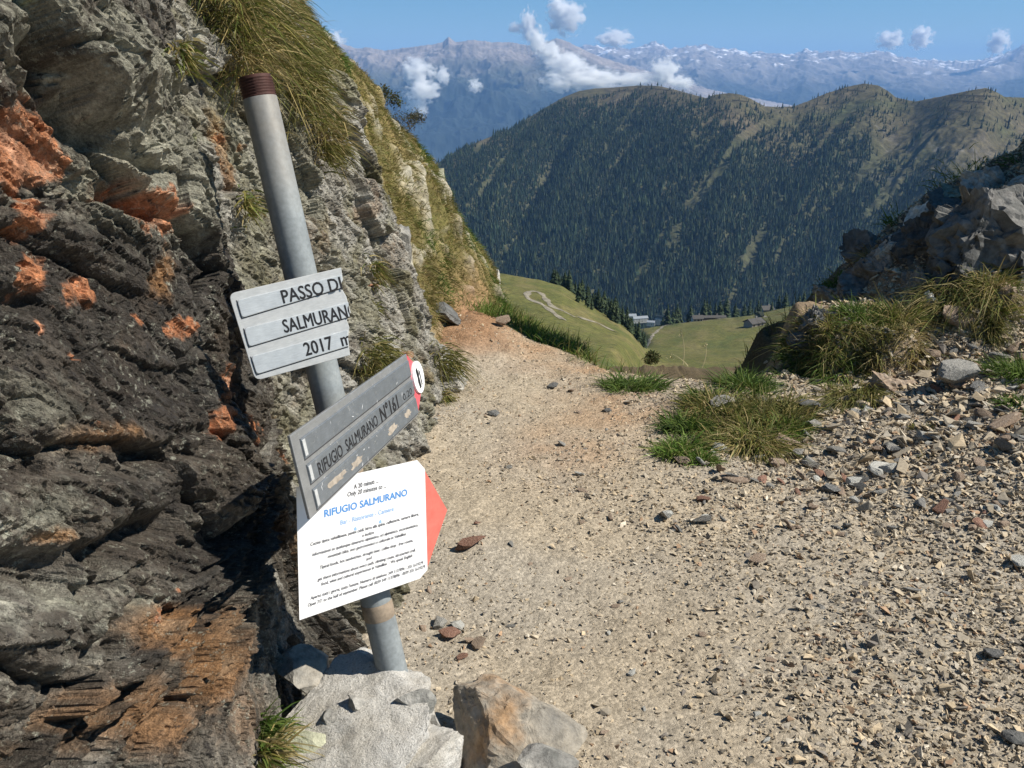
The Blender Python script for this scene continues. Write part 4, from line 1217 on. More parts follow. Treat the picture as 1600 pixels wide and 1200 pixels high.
def text(name, body, plate_xy, ang, width, cap, z, mat, parent, shear=0.0, bold=0.0, clip=None, align='LEFT', dup=0.0):
    cu = bpy.data.curves.new('lettering', 'FONT'); cu.body = body; cu.size = 1.0; cu.shear = shear; cu.offset = bold
    cu.align_x = align; cu.resolution_u = 3
    to = bpy.data.objects.new('lettering', cu); COL.objects.link(to)
    dg = bpy.context.evaluated_depsgraph_get()
    me = bpy.data.meshes.new_from_object(to.evaluated_get(dg))
    bpy.data.objects.remove(to); bpy.data.curves.remove(cu)
    n = len(me.vertices); co = np.zeros(n * 3, dtype=np.float32); me.vertices.foreach_get('co', co); co = co.reshape(-1, 3)
    w = co[:, 0].max() - co[:, 0].min()
    capu = 0.69
    sx = width / w if width else cap / capu; sy = cap / capu
    if align == 'LEFT': co[:, 0] -= co[:, 0].min()
    x, y = co[:, 0] * sx, co[:, 1] * sy
    ca, sa = math.cos(ang), math.sin(ang)
    co2 = np.stack([plate_xy[0] + x * ca - y * sa, plate_xy[1] + x * sa + y * ca, np.full(n, z)], 1).astype(np.float32)
    me.vertices.foreach_set('co', co2.ravel()); me.update()
    bm = bmesh.new(); bm.from_mesh(me)
    if dup:
        for k, (ux, uy) in enumerate(((1, 0), (-1, 0), (0, 1), (0, -1))):
            c3 = co2 + np.array([ux * dup, uy * dup, -.00004 * (k + 1)], dtype=np.float32)
            me.vertices.foreach_set('co', c3.ravel()); me.update(); bm.from_mesh(me)
    bpy.data.meshes.remove(me)
    if clip:
        a, b = Vector((*clip[0], 0)), Vector((*clip[1], 0)); d = b - a
        bmesh.ops.bisect_plane(bm, geom=bm.verts[:] + bm.edges[:] + bm.faces[:], plane_co=a, plane_no=Vector((-d.y, d.x, 0)).normalized(), clear_outer=True)
    return bm_obj(name, bm, mat, parent)

def m_alu(name, col, rough, metal, stain=None):
    s = NT(name); s.set(Metallic=metal, Specular_IOR_Level=.5)
    mp = s.n('ShaderNodeMapping'); mp.inputs['Scale'].default_value = (8, 60, 8); s.l(s.coord(), mp.inputs[0])
    n = s.noise(9, 5, .7, mp.outputs[0]); n2 = s.noise(40, 5, .7)
    c = s.mix(col, s.ramp(n, [(.3, .88), (.7, 1.1)]), 1.0, 'MULTIPLY')
    c = s.mix(c, s.ramp(n2, [(.3, .85), (.7, 1.08)]), .8, 'MULTIPLY')
    if stain:
        n3 = s.noise(130, 4, .75); n4 = s.noise(16, 3, .6)
        f = s.math('MULTIPLY', s.ramp(n3, [(.60, 0.0), (.64, 1.0)]), s.ramp(n4, [(.5, 0.0), (.62, 1.0)]))
        c = s.mix(c, stain, s.math('MULTIPLY', f, .8))
    s.base(c)
    r = s.n('ShaderNodeMapRange'); r.inputs['To Min'].default_value = rough - .1; r.inputs['To Max'].default_value = rough + .15
    s.l(n2, r.inputs['Value']); s.l(r.outputs[0], s.b.inputs['Roughness'])
    return s.m
M['alu1'] = m_alu('weathered_aluminium', (.52, .53, .53), .5, .2)
M['alu1p'] = m_alu('aluminium_panel', (.52, .55, .57), .45, .25)
M['alu2'] = m_alu('grey_aluminium', (.33, .335, .335), .45, .5, (.6, .6, .58))
M['alu2p'] = m_alu('grey_aluminium_panel', (.225, .245, .265), .45, .5, (.5, .5, .48))
M['ink'] = m_plain('black_engraved_paint', (.018, .018, .02), .6)
M['panel_shadow'] = m_plain('panel_shadow_dark', (.05, .05, .055), .6)  # dark colour standing in for the shade along raised panel edges
M['red'] = m_plain('faded_red_paint', (.66, .16, .125), .55, 0, 40, .15)
M['pink'] = m_plain('faded_pink_paint', (.56, .10, .12), .55, 0, 40, .2)
M['paper'] = m_plain('white_paper', (.78, .78, .79), .6, 0, 8, .03)
M['stick'] = m_plain('white_sticker', (.85, .85, .85), .4)
M['blue'] = m_plain('blue_print', (.08, .26, .60), .6)
M['lblue'] = m_plain('light_blue_print', (.28, .45, .72), .6)
M['grey_print'] = m_plain('grey_print', (.09, .09, .10), .6)
M['peel'] = m_plain('peeled_sticker_residue', (.33, .285, .235), .85, 0, 70, .35, .2)

def sign(name, plate, label):
    e = empty(name, plate.o, plate.rot); tag(e, label, 'sign'); return e

# sign 1: broken plate PASSO DI / SALMURANO / 2017 m
p1 = Plate((357, 459, 1.495), (399, 595, 1.515), (533, 418, 1.553), (548, 556, 1.575), reg=400.0)
s1 = sign('pass_sign', p1, 'broken pale metal plate reading PASSO DI SALMURANO 2017 m, topmost on the post')
def cornered(pts, r, which):
    res = []
    n = len(pts)
    for k, p in enumerate(pts):
        if k in which:
            a, b = Vector(pts[k - 1]), Vector(pts[(k + 1) % n]); v = Vector(p)
            d1, d2 = (a - v).normalized() * r, (b - v).normalized() * r
            for t in np.linspace(0, 1, 6):
                res.append(tuple((v + d1) * (1 - t) ** 2 + v * 2 * t * (1 - t) + (v + d2) * t * t))
        else: res.append(tuple(p))
    return res
edge = [(533, 418), (536, 438), (531, 446), (541, 463), (548, 488), (542, 500), (546, 512), (544, 528), (547, 555)]
ol = [p1.loc(*p) for p in ([(357, 459)] + edge + [(399, 595)])]
prism('plate', cornered(ol, .012, {0, len(ol) - 1}), -.003, 0, M['alu1'], s1, .0008)
for q in (((370, 469), (534, 429), (533, 450), (378, 497)), ((381, 513), (544, 472), (546, 495), (389, 542)), ((392, 557), (543, 515), (544, 541), (401, 585))):
    o4 = [p1.loc(*p) for p in q]
    prism('panel', cornered(o4, .006, {0, 3}), .0002, .0026, M['alu1p'], s1, .0012)
    lo = [(o4[0][0] - .0012, o4[0][1]), (o4[3][0] - .0012, o4[3][1] - .0016), (o4[2][0], o4[2][1] - .0016), o4[2], o4[3], o4[0]]
    prism('panel_shadow_line', lo, .0001, .0006, M['panel_shadow'], s1)  # shade left of and below the panel, laid on as a dark strip
def line_on(plate, parent, body, a, b, capx, mat, z, clip=None, **kw):
    A, B = Vector(plate.loc(*a)), Vector(plate.loc(*b)); d = B - A
    C = Vector(plate.loc(a[0] + capx[0], a[1] + capx[1])); cap = abs((C - A).dot(Vector((-d.y, d.x)).normalized()))
    return text('lettering', body, A, math.atan2(d.y, d.x), d.length, cap, z, mat, parent, clip=clip, **kw)
line_on(p1, s1, 'PASSO DI', (443, 474), (535, 452), (-2, -20.5), M['ink'], .0029, clip=(p1.loc(531, 420), p1.loc(538, 470)), dup=.0006)
line_on(p1, s1, 'SALMURANO', (445, 520), (560, 492), (-2, -20.5), M['ink'], .0029, clip=(p1.loc(541, 460), p1.loc(548, 500)), dup=.0006)
line_on(p1, s1, '2017  m', (478, 556), (549, 537), (-2, -20.5), M['ink'], .0029, clip=(p1.loc(543, 500), p1.loc(545, 560)), dup=.0006)

# sign 2: grey plate pointing along the path
p2 = Plate((453, 681, 1.345), (485, 811, 1.365), (635, 553, 1.94), (654, 648, 1.96), reg=3.0)
s2 = sign('direction_sign', p2, 'scratched grey metal plate reading RIFUGIO SALMURANO with pink arrow tip and round sticker')
ol = [p2.loc(*p) for p in ((453, 681), (635, 553), (654, 648), (485, 811))]
prism('plate', ol, -.005, 0, M['alu2'], s2, .0012)
def lerp_panel(a0, a1, x0=.045, x1=.995):
    A = [Vector(v) for v in ol]   # TL TR BR BL
    def q(u, v): return tuple((A[0] * (1 - u) + A[1] * u) * (1 - v) + (A[3] * (1 - u) + A[2] * u) * v)
    return [q(x0, a0), q(x1, a0), q(x1, a1), q(x0, a1)]
for a0, a1 in ((.10, .345), (.415, .645), (.715, .96)):
    q = lerp_panel(a0, a1)
    prism('panel', q, .0002, .0032, M['alu2p'], s2, .0015)
    prism('panel_shadow_line', lerp_panel(a1 + .003, a1 + .018), .0001, .0007, M['panel_shadow'], s2)  # dark strip painting the shade under the panel's lower edge
    prism('edge_highlight_bar', lerp_panel(a0 + .02, a1 - .03, .045, .062), .0033, .0048, M['alu1'], s2, .0006)  # paler metal bar standing in for the highlight on the panel's left edge
def p2uv(u, v):
    A = [Vector(x) for x in ol]; return (A[0] * (1 - u) + A[1] * u) * (1 - v) + (A[3] * (1 - u) + A[2] * u) * v
a, b = p2uv(.10, .63), p2uv(.585, .63)
text('lettering', 'RIFUGIO  SALMURANO', a, math.atan2((b - a).y, (b - a).x), (b - a).length, .0205, .0036, M['ink'], s2, dup=.0005)
a, b = p2uv(.62, .64), p2uv(.80, .64)
text('lettering', 'N°161', a, math.atan2((b - a).y, (b - a).x), (b - a).length, .027, .0035, M['ink'], s2, dup=.0014)
a, b = p2uv(.86, .61), p2uv(.965, .61)
text('lettering', '0.20', a, math.atan2((b - a).y, (b - a).x), (b - a).length, .014, .0035, M['ink'], s2)
# arrow tip with broken edge
A = [Vector(v) for v in ol]; ex = (A[1] - A[0]).normalized(); hgt = (A[1] - A[2])
tip = [A[1], A[1] * .72 + A[2] * .28 + ex * .052, A[1] * .66 + A[2] * .34 + ex * .046, A[1] * .62 + A[2] * .38 + ex * .074, A[1] * .5 + A[2] * .5 + ex * .085, A[1] * .4 + A[2] * .6 + ex * .068, A[2]]
prism('arrow_tip', [tuple(t) for t in tip], -.0045, -.001, M['pink'], s2, .0005)
cst = A[1] * .55 + A[2] * .45 + ex * .040
def disc(rad, c, n=28, sy=1.0): return [(c.x + rad * math.cos(2 * math.pi * k / n), c.y + sy * rad * math.sin(2 * math.pi * k / n)) for k in range(n)]
stk = prism('round_sticker', disc(.036, cst), -.0008, .0038, M['stick'], s2)
for pts in ([(-.014, .018), (-.004, .022), (.004, .006), (-.002, -.004), (-.012, .004)], [(-.010, .004), (.002, -.002), (.004, -.024), (-.006, -.026), (-.012, -.010)], [(.004, .016), (.012, .010), (.014, -.020), (.008, -.022), (.007, .0)]):
    prism('sticker_print', [(cst.x + x, cst.y + y) for x, y in pts], .0039, .0042, M['ink'], s2)
# patches of peeled sticker on the lowest panel
rgp = random.Random(12)
for (u, v, ru, rv) in ((.20, .83, .085, .045), (.36, .85, .06, .05), (.70, .84, .06, .05), (.875, .83, .05, .05)):
    c = p2uv(u, v); pts = []
    for k in range(18):
        an = 2 * math.pi * k / 18; rr = rgp.uniform(.55, 1.1)
        pts.append((c.x + ru * .55 * rr * math.cos(an), c.y + rv * .18 * rr * math.sin(an)))
    prism('sticker_residue', pts, .0033, .0036, M['peel'], s2)
for k in range(26):   # paint chips and scratches
    u, v = rgp.uniform(.07, .97), rgp.choice([rgp.uniform(.12, .34), rgp.uniform(.43, .63), rgp.uniform(.73, .95), rgp.uniform(.73, .95)]); c = p2uv(u, v); l = rgp.uniform(.0015, .006); an = rgp.uniform(0, 3.1); w = rgp.uniform(.0003, .0007)
    dx, dy = l * math.cos(an), l * math.sin(an); nx, ny = -w * math.sin(an), w * math.cos(an)
    prism('scratch', [(c.x - dx, c.y - dy), (c.x + nx, c.y + ny), (c.x + dx, c.y + dy), (c.x - nx, c.y - ny)][::-1], .00325, .0035, M['stick'], s2)

# sign 3: printed notice on an arrow board
p3 = Plate((463, 761, 1.53), (468, 969, 1.56), (664, 716, 1.72), (668, 902, 1.75), reg=3.0)
s3 = sign('paper_notice', p3, 'white printed notice for a mountain hut on a board with red arrow tip')
w0, h0 = p3.loc(463, 761), p3.loc(668, 902)
x0, y1 = p3.loc(463, 761); x1, yb_ = p3.loc(668, 902); y0 = p3.loc(468, 969)[1]
oc = [p3.loc(*p) for p in ((463, 761), (652, 719), (664, 733), (668, 890), (656, 904), (468, 969))]
prism('paper', oc, -.001, 0, M['paper'], s3)
bd = [p3.loc(*p) for p in ((474, 800), (664, 733), (669, 887), (479, 935))]
prism('board', bd, -.010, -.002, M['alu1'], s3)
tp = [p3.loc(*p) for p in ((664, 734), (700, 797), (669, 887))]
prism('arrow_tip', tp, -.008, -.0022, M['red'], s3)
def nl(body, a, b, cap, mat=M['grey_print'], **kw): line_on(p3, s3, body, a, b, (0, -cap), mat, .0005, **kw)
nl('A 20 minuti ...', (553, 764), (591, 754), 7, dup=.00025)
nl('Only 20 minutes to ...', (543, 776), (603, 762), 7, shear=.22, dup=.00025)
nl('RIFUGIO SALMURANO', (507, 808), (636, 774), 11, M['blue'], dup=.0006)
nl('Bar - Ristorante - Camere', (532, 820), (615, 798), 7, M['lblue'], dup=.0003)
nl('_______________', (560, 824), (592, 816), 2, M['lblue'])
for q in ((555, 826), (594, 815)):
    c = Vector(p3.loc(*q)); prism('ornament', [(c.x - .003, c.y - .003), (c.x + .003, c.y - .003), (c.x + .003, c.y + .001), (c.x, c.y + .004), (c.x - .003, c.y + .001)], .0001, .0004, M['lblue'], s3)
body = [('Cucina tipica valtellinese, panini caldi, birra alla spina, caffetteria, camere libere,', 485, 853, 654, 805), ('e inoltre', 566, 839, 584, 834),
        ('informazioni su qualunque itinerario alpinistico, sci alpinistico, escursionistico,', 488, 869, 653, 822), ('mountain bike, eno gastronomico e culturale in Valtellina', 512, 872, 634, 836),
        ('Tipical foods, hot sandwiches, drought beer, coffee shop , free rooms,', 500, 889, 645, 846), ('and', 572, 876, 581, 873),
        ('get there informations about every path, climbing route, ski-tourism trail,', 496, 908, 649, 861), ("food, wine and cultural experiences in Valtellina  - We speak English", 502, 915, 644, 870),
        ("Aperto tutti i giorni, tutta l'estate. Numero di telefono: 349 1137896 - 335 1619279", 485, 937, 661, 881), ('Open 7/7, to the half of september. Please call: 0039 349 11378896 - 0039 335 1619279', 481, 948, 664, 887)]
for b_, xa, ya, xb, yb2 in body: nl(b_, (xa, ya), (xb, yb2), 4.9, shear=.15, dup=.00022)
# ================================================================== GRASS
PAL = {
    'dry': [(.30, .23, .10), (.36, .29, .15), (.22, .17, .06), (.17, .17, .05)],
    'mix': [(.14, .16, .035), (.20, .18, .05), (.28, .22, .09), (.10, .13, .03), (.33, .27, .13)],
    'green': [(.07, .125, .022), (.10, .155, .03), (.13, .17, .04), (.06, .10, .02)],
    'bright': [(.09, .17, .025), (.13, .21, .04), (.16, .22, .05), (.08, .14, .02), (.22, .21, .08)],
    'olive': [(.13, .13, .035), (.17, .155, .045), (.10, .11, .03), (.23, .19, .075)],
}
def blades(B, D, L, W, bend, C, rg):
    n = len(B)
    D = D / np.linalg.norm(D, axis=1)[:, None]
    a = rg.uniform(0, 2 * np.pi, n); H = np.stack([np.cos(a), np.sin(a), 0 * a], 1)
    S = np.cross(D, H); S /= np.linalg.norm(S, axis=1)[:, None] + 1e-9
    V = np.zeros((n, 7, 3)); ts = (0, .4, .75, 1.0)
    for k, t in enumerate(ts):
        p = B + D * (L * t)[:, None]; p[:, 2] -= bend * L * t * t
        hz = D[:, :2] / (np.linalg.norm(D[:, :2], axis=1)[:, None] + 1e-6); p[:, :2] += hz * (bend * L * t * t * .45)[:, None]
        w = W * (1.0, .85, .5, 0)[k]
        if k < 3:
            V[:, 2 * k] = p - S * w[:, None]; V[:, 2 * k + 1] = p + S * w[:, None]
        else: V[:, 6] = p
    f = np.array([[0, 1, 3], [0, 3, 2], [2, 3, 5], [2, 5, 4], [4, 5, 6]])
    F = (f[None] + (np.arange(n) * 7)[:, None, None]).reshape(-1, 3)
    shade = np.array([1, 1, 1, 1, 1.05, 1.05, 1.1])
    Cc = (C[:, None, :] * shade[None, :, None]).reshape(-1, 3)
    return V.reshape(-1, 3), F, Cc

def pal_cols(pal, n, rg):
    p = np.array(PAL[pal]); return p[rg.integers(0, len(p), n)] * rg.uniform(.75, 1.25, (n, 1))

_ts = [0]
def tuft(loc, rad, n, lmin, lmax, pal, label, up=(0, 0, 1), spread=.8, bend=.5, name='grass_tuft', zf='ground', wid=.0024, lean=(0, 0), cat='grass tuft', group=None, jit=.32):
    _ts[0] += 1; rg = np.random.default_rng(1000 + _ts[0])
    r = rad * np.sqrt(rg.random(n)) * rg.uniform(.6, 1.15, n); a = rg.uniform(0, 2 * np.pi, n)
    # a few denser knots inside the tuft so that it has parts and gaps
    kn = rg.uniform(-rad * .7, rad * .7, (max(2, n // 60), 2)); ki = rg.integers(0, len(kn), n); m = rg.random(n) < .55
    dx = np.where(m, kn[ki, 0] + rg.normal(0, rad * .14, n), r * np.cos(a)); dy = np.where(m, kn[ki, 1] + rg.normal(0, rad * .14, n), r * np.sin(a))
    B = np.stack([loc[0] + dx, loc[1] + dy, np.full(n, loc[2])], 1)
    if zf == 'ground': B[:, 2] = ground_z(B[:, 0], B[:, 1]) - .008
    else: B[:, 2] += rg.normal(0, rad * zf, n)
    upv = np.array(up, float)
    D = upv[None] + np.stack([dx, dy, 0 * dx], 1) / rad * spread + rg.normal(0, jit, (n, 3)); D[:, 0] += lean[0]; D[:, 1] += lean[1]
    D += np.stack([perlin(B * (2.2 / rad), 651 + q) for q in range(3)], 1) * .8
    L = rg.uniform(lmin, lmax, n) * rg.uniform(.6, 1.0, n); W = np.full(n, wid) * rg.uniform(.6, 1.3, n)
    bd = np.abs(rg.normal(bend, .22, n))
    V, F, C = blades(B, D, L, W, bd, pal_cols(pal, n, rg), rg)
    o = mesh_np(name, V - np.array(loc), F, M['leaf'], C, smooth=True); o.location = loc
    tag(o, label, cat, group); return o

def gtuft(px, py, radpx, n, lpx, pal, label, **kw):
    p = on_ground(px, py); k = (p.y * CP - p.z * SP) / FPX
    return tuft(tuple(p), radpx * k, int(n * 1.8), lpx * .45 * k, lpx * 1.2 * k, pal, label, **kw)

def gtuft_large(px, py, radpx, n, lpx, pal, label, **kw): return gtuft(px, py, radpx * 1.2, int(n * 1.4), lpx * 1.45, pal, label, **kw)
# clump left of the hummock
gtuft_large(1065, 705, 34, 420, 34, 'bright', 'low bright green tuft at the left end of the grass clump', bend=.6)
gtuft_large(1075, 668, 34, 420, 36, 'green', 'green tuft above the low bright one at the path edge', bend=.6)
gtuft_large(1125, 640, 40, 420, 44, 'mix', 'yellowish tuft around the half hidden grey stone', bend=.6)
gtuft_large(1130, 690, 22, 220, 36, 'mix', 'short tuft hanging over the earth in the middle of the clump', bend=.7)
gtuft_large(1178, 690, 36, 600, 62, 'mix', 'tall drooping tuft in the front of the grass clump', bend=.8, lean=(-.1, -.2))
gtuft_large(1205, 655, 36, 480, 52, 'olive', 'dense olive tuft at the back of the grass clump', bend=.6)
gtuft_large(1228, 672, 28, 360, 36, 'bright', 'bright tuft at the right end of the grass clump', bend=.6)
gtuft_large(1165, 605, 34, 320, 40, 'green', 'green tuft on the shaded edge behind the clump', bend=.6)
gtuft_large(990, 605, 38, 420, 34, 'green', 'dark green tuft standing alone at the far path edge', bend=.7, lean=(.2, 0))
gtuft_large(1020, 580, 24, 220, 26, 'green', 'small leafy patch on the crest beside the lone tuft', bend=.7)
gtuft_large(1095, 720, 20, 240, 24, 'bright', 'small bright tuft at the front left foot of the clump', bend=.6)
gtuft_large(1150, 660, 30, 360, 40, 'olive', 'olive grass in the middle of the clump behind the drooping tuft', bend=.6)
gtuft_large(1100, 622, 22, 200, 30, 'green', 'green grass above the dark hollow at the clump edge', bend=.6)
gtuft_large(1245, 648, 26, 300, 34, 'mix', 'mixed tuft where the clump meets the hummock', bend=.7)
# hummock and bank
gtuft(1225, 585, 26, 260, 30, 'green', 'dark shaded grass at the left foot of the hummock', bend=.7)
gtuft(1238, 545, 22, 260, 26, 'green', 'dark shaded grass on the left shoulder of the hummock', bend=.7)
gtuft(1275, 520, 40, 520, 50, 'mix', 'yellow green tuft on top of the hummock', bend=.6, lean=(-.2, -.2))
gtuft(1262, 575, 34, 420, 44, 'olive', 'tuft hanging down the left face of the hummock', bend=.9, lean=(-.5, -.3))
gtuft(1320, 555, 40, 420, 44, 'mix', 'pale tuft in the middle of the hummock', bend=.8, lean=(0, -.4))
gtuft(1335, 620, 44, 720, 72, 'olive', 'large brown green tuft drooping from the foot of the hummock', bend=1.0, lean=(-.2, -.5))
gtuft(1405, 500, 36, 560, 66, 'mix', 'tall sunlit tuft at the right side of the hummock', bend=.6)
gtuft(1345, 500, 30, 300, 50, 'green', 'shaded green tuft behind the hummock top', bend=.5)
gtuft(1375, 560, 26, 260, 40, 'dry', 'short straw coloured tuft above the earth face', bend=.8)
gtuft(1430, 560, 30, 300, 44, 'dry', 'straw tuft on the right shoulder of the hummock', bend=.9, lean=(.2, -.3))
gtuft(1300, 585, 34, 360, 44, 'green', 'dark green tuft in the hollow of the hummock face', bend=.8, lean=(0, -.3))
gtuft(1372, 525, 34, 360, 44, 'olive', 'olive tuft on the top right of the hummock', bend=.6)
gtuft(1480, 470, 34, 420, 72, 'mix', 'drooping tuft under the grey boulder on the bank', bend=.9, lean=(-.4, -.4))
gtuft(1550, 468, 38, 560, 86, 'mix', 'big spiky tuft under the largest slab on the bank', bend=.7, lean=(-.1, -.3))
gtuft(1540, 520, 26, 320, 50, 'olive', 'small tuft between the leaning slabs', bend=.8, lean=(0, -.3))
gtuft(1595, 590, 44, 720, 64, 'green', 'dark green tuft cut by the right picture edge', bend=.6)
gtuft(1590, 640, 26, 300, 34, 'green', 'low dark tuft under the one at the right edge', bend=.6)
gtuft(1445, 670, 16, 90, 22, 'mix', 'tiny green tuft among the rubble stones', bend=.6)
gtuft(1450, 712, 12, 70, 18, 'dry', 'tiny dead rust coloured tuft in the rubble', bend=.6)
tuft(tuple(at(1362, 408, 4.85)), .05, 120, .09, .17, 'dry', 'dry straw tuft on the skyline of the bank', bend=.4, zf=.3, lean=(-.5, 0))
tuft(tuple(at(1420, 355, 5.1)), .16, 500, .06, .14, 'green', 'dark grass on the bank crest above the grey boulder', bend=.5, zf=.2)
tuft(tuple(at(1530, 295, 5.15)), .24, 800, .06, .16, 'green', 'dark grass fringe along the upper bank crest', bend=.5, zf=.25)
tuft(tuple(at(1310, 450, 4.9)), .12, 300, .06, .13, 'green', 'dark grass fringe at the lower bank crest', bend=.5, zf=.25)
tuft(tuple(at(1595, 268, 5.0)), .10, 300, .06, .18, 'green', 'grass on the crest at the right picture edge', bend=.5, zf=.25)
# cliff tufts
tuft(tuple(at(385, 1150, 1.33)), .045, 420, .05, .11, 'green', 'green tuft with straw growing at the cliff foot in front', bend=.6, zf=.2, up=(.3, -.5, 1))
tuft(tuple(at(390, 1185, 1.26)), .045, 260, .05, .12, 'mix', 'straw coloured tuft at the bottom edge beside the concrete', bend=.6, zf=.2, up=(.3, -.5, 1))
def ctuft(px, py, rad, n, l, pal, label, bend=1.0, up=(.6, -.3, .5), zf=.5, off=.03):
    p = on_cliff(px, py); return tuft((p.x + off, p.y, p.z), rad, n, l * .5, l, pal, label, up=up, bend=bend, zf=zf)
for (px, py, Y, rad, n, l, pal, lab) in ((315, 30, 2.75, .11, 800, .20, 'mix', 'shaggy grass at the left of the high ledge'), (378, 60, 2.95, .13, 1000, .22, 'mix', 'thick grass hanging over the high ledge above the post'),
                                        (360, -10, 2.9, .10, 500, .17, 'dry', 'brown grass along the top picture edge'), (440, 150, 3.3, .10, 700, .18, 'mix', 'grass hanging right of the rusty pipe end'),
                                        (480, 215, 3.4, .09, 550, .16, 'dry', 'dry straw tuft under the hanging grass right of the pipe'), (440, 110, 3.2, .10, 500, .16, 'olive', 'olive grass behind the pipe end'),
                                        (345, 110, 2.8, .07, 260, .2, 'dry', 'long dead blades hanging left of the pipe end')):
    pc = on_cliff(px, max(py, 8)); pc = Vector((pc.x + .03, pc.y - .02, pc.z + .02))
    tuft(tuple(pc), rad * .9, int(n * 1.5), l * .25, l * .6, pal, lab, up=(.3, -.35, .5), bend=.8, zf=.55, spread=1.1, wid=.0017, jit=.62, name='ledge_grass', cat='grass')
ctuft(350, 325, .03, 130, .05, 'mix', 'mossy tuft on the cliff left of the post')
ctuft(245, 95, .03, 110, .05, 'mix', 'small yellow green tuft on the upper cliff ledge')
ctuft(575, 420, .05, 150, .08, 'mix', 'small tuft in a crack of the cliff right of the pass sign')
ctuft(560, 570, .08, 320, .11, 'olive', 'tuft on the cliff between the two metal signs')
ctuft(590, 475, .03, 90, .06, 'olive', 'tiny tuft in the striped rock right of the broken plate')
ctuft(680, 570, .08, 420, .12, 'olive', 'yellow green tuft at the cliff foot behind the arrow tip')
ctuft(684, 625, .05, 160, .09, 'mix', 'small tuft at the path edge below the arrow tip')
ctuft(480, 245, .05, 160, .09, 'olive', 'little tuft in the cliff crack right of the pipe')
# ground cover: hillside grass and the green strip by the path
def hill_grass():
    rg = np.random.default_rng(77); n = 95000; N, Mx = HILL_ROCK.shape
    i = rg.uniform(0, N - 1.01, n); j = rg.uniform(0.06, .80, n) * (Mx - 1); i0, j0 = i.astype(int), j.astype(int); fi, fj = (i - i0)[:, None], (j - j0)[:, None]
    B = HILL_G[i0, j0] * (1 - fi) * (1 - fj) + HILL_G[i0 + 1, j0] * fi * (1 - fj) + HILL_G[i0, j0 + 1] * (1 - fi) * fj + HILL_G[i0 + 1, j0 + 1] * fi * fj
    nz = fbm(B * 3.0, 3, 601)
    keep = (rg.random(n) > HILL_ROCK[i0, j0] * 1.1) & (rg.random(n) < .55 + .9 * nz + .25)
    B = B[keep]; nz = nz[keep]; n = len(B)
    big = fbm(B * 1.1, 3, 607)
    C = np.where((big + .3 * rg.normal(0, 1, n) > .1)[:, None], pal_cols('dry', n, rg), np.where((rg.random(n) < .5)[:, None], pal_cols('olive', n, rg), pal_cols('mix', n, rg)))
    C = np.where((big < -.25)[:, None], pal_cols('green', n, rg), C)
    cl = np.stack([perlin(B * 9, 631 + q) for q in range(3)], 1)
    C = C * (1 + .55 * perlin(B * 7, 641))[:, None]
    D = np.array([.35, -.2, .75])[None] + rg.normal(0, .45, (n, 3)) + cl * 1.5
    L = rg.uniform(.022, .062, n) * (1 + .7 * nz)
    V, F, Cc = blades(B, D, L, rg.uniform(.0013, .0026, n), np.abs(rg.normal(.6, .3, n)), C, rg)
    o = mesh_np('hillside_grass', V, F, M['leaf'], Cc); tag(o, 'long yellow and green grass covering the hillside', 'grass', kind='stuff')
hill_grass()
def strip_grass():
    rg = np.random.default_rng(78); n = 22000
    x = rg.uniform(-.35, 1.7, n); y = rg.uniform(4.1, 7.4, n)
    yc = np.interp(x, YC_X, YC_Y); d = y - yc + .25 * fbm(np.stack([x * 3, y * 3, 0 * x], 1), 3, 71)
    keep = (d > .08) & (d < 2.3) & ~((x > 1.15) & (y < 5))
    keep &= rg.random(n) < np.clip(.35 + (x < .75) * .7, 0, 1)
    x, y = x[keep], y[keep]; n = len(x)
    B = np.stack([x, y, ground_z(x, y) - .01], 1)
    nz = fbm(B * 2, 3, 611)
    C = np.where((nz + .25 * rg.normal(0, 1, n) > -.35)[:, None] & (x < .8)[:, None], pal_cols('bright', n, rg), pal_cols('olive', n, rg))
    D = np.array([0, -.1, 1.0])[None] + rg.normal(0, .3, (n, 3)); L = rg.uniform(.06, .18, n)
    V, F, Cc = blades(B, D, L, rg.uniform(.0018, .003, n), np.abs(rg.normal(.4, .2, n)), C, rg)
    o = mesh_np('trailside_grass', V, F, M['leaf'], Cc); tag(o, 'bright green grass growing over the edge of the path', 'grass', kind='stuff')
strip_grass()

# dry stalks
def stalk(px0, py0, px1, py1, Y, label, lean=0.0):
    a, b = at(px0, py0, Y), at(px1, py1, Y + .05); rg = random.Random(px0)
    bm = bmesh.new(); prev = None; k = 7
    for s_ in range(8):
        t = s_ / 7; p = a.lerp(b, t) + Vector((math.sin(t * 3) * .012, 0, 0)); r = .0022 * (1 - .6 * t)
        ring = [bm.verts.new(p + Vector((r * math.cos(2 * math.pi * q / 5), r * math.sin(2 * math.pi * q / 5), 0))) for q in range(5)]
        if prev:
            for q in range(5): bm.faces.new((prev[q], prev[(q + 1) % 5], ring[(q + 1) % 5], ring[q]))
        prev = ring
    for q in range(14):
        p = b + Vector((rg.gauss(0, .006), rg.gauss(0, .006), rg.uniform(-.03, .012))); d = Vector((rg.gauss(0, 1), rg.gauss(0, 1), 1)).normalized() * .012; e = Vector((rg.gauss(0, 1), rg.gauss(0, 1), 0)).normalized() * .003
        bm.faces.new([bm.verts.new(v) for v in (p - e, p + e, p + d)])
    o = bm_obj('dry_stalk', bm, M['straw']); tag(o, label, 'dry plant')
M['straw'] = m_plain('straw', (.48, .40, .24), .8)
stalk(1097, 575, 1102, 536, 4.5, 'tall pale dry stalk on the path edge against the meadow')
stalk(1067, 570, 1064, 518, 4.6, 'thin brown stalk left of the tall pale one')
stalk(1162, 600, 1160, 585, 4.3, 'short dry stalk at the edge right of the tall one')
stalk(1075, 572, 1050, 553, 4.5, 'bent dry stalk leaning left on the crest')

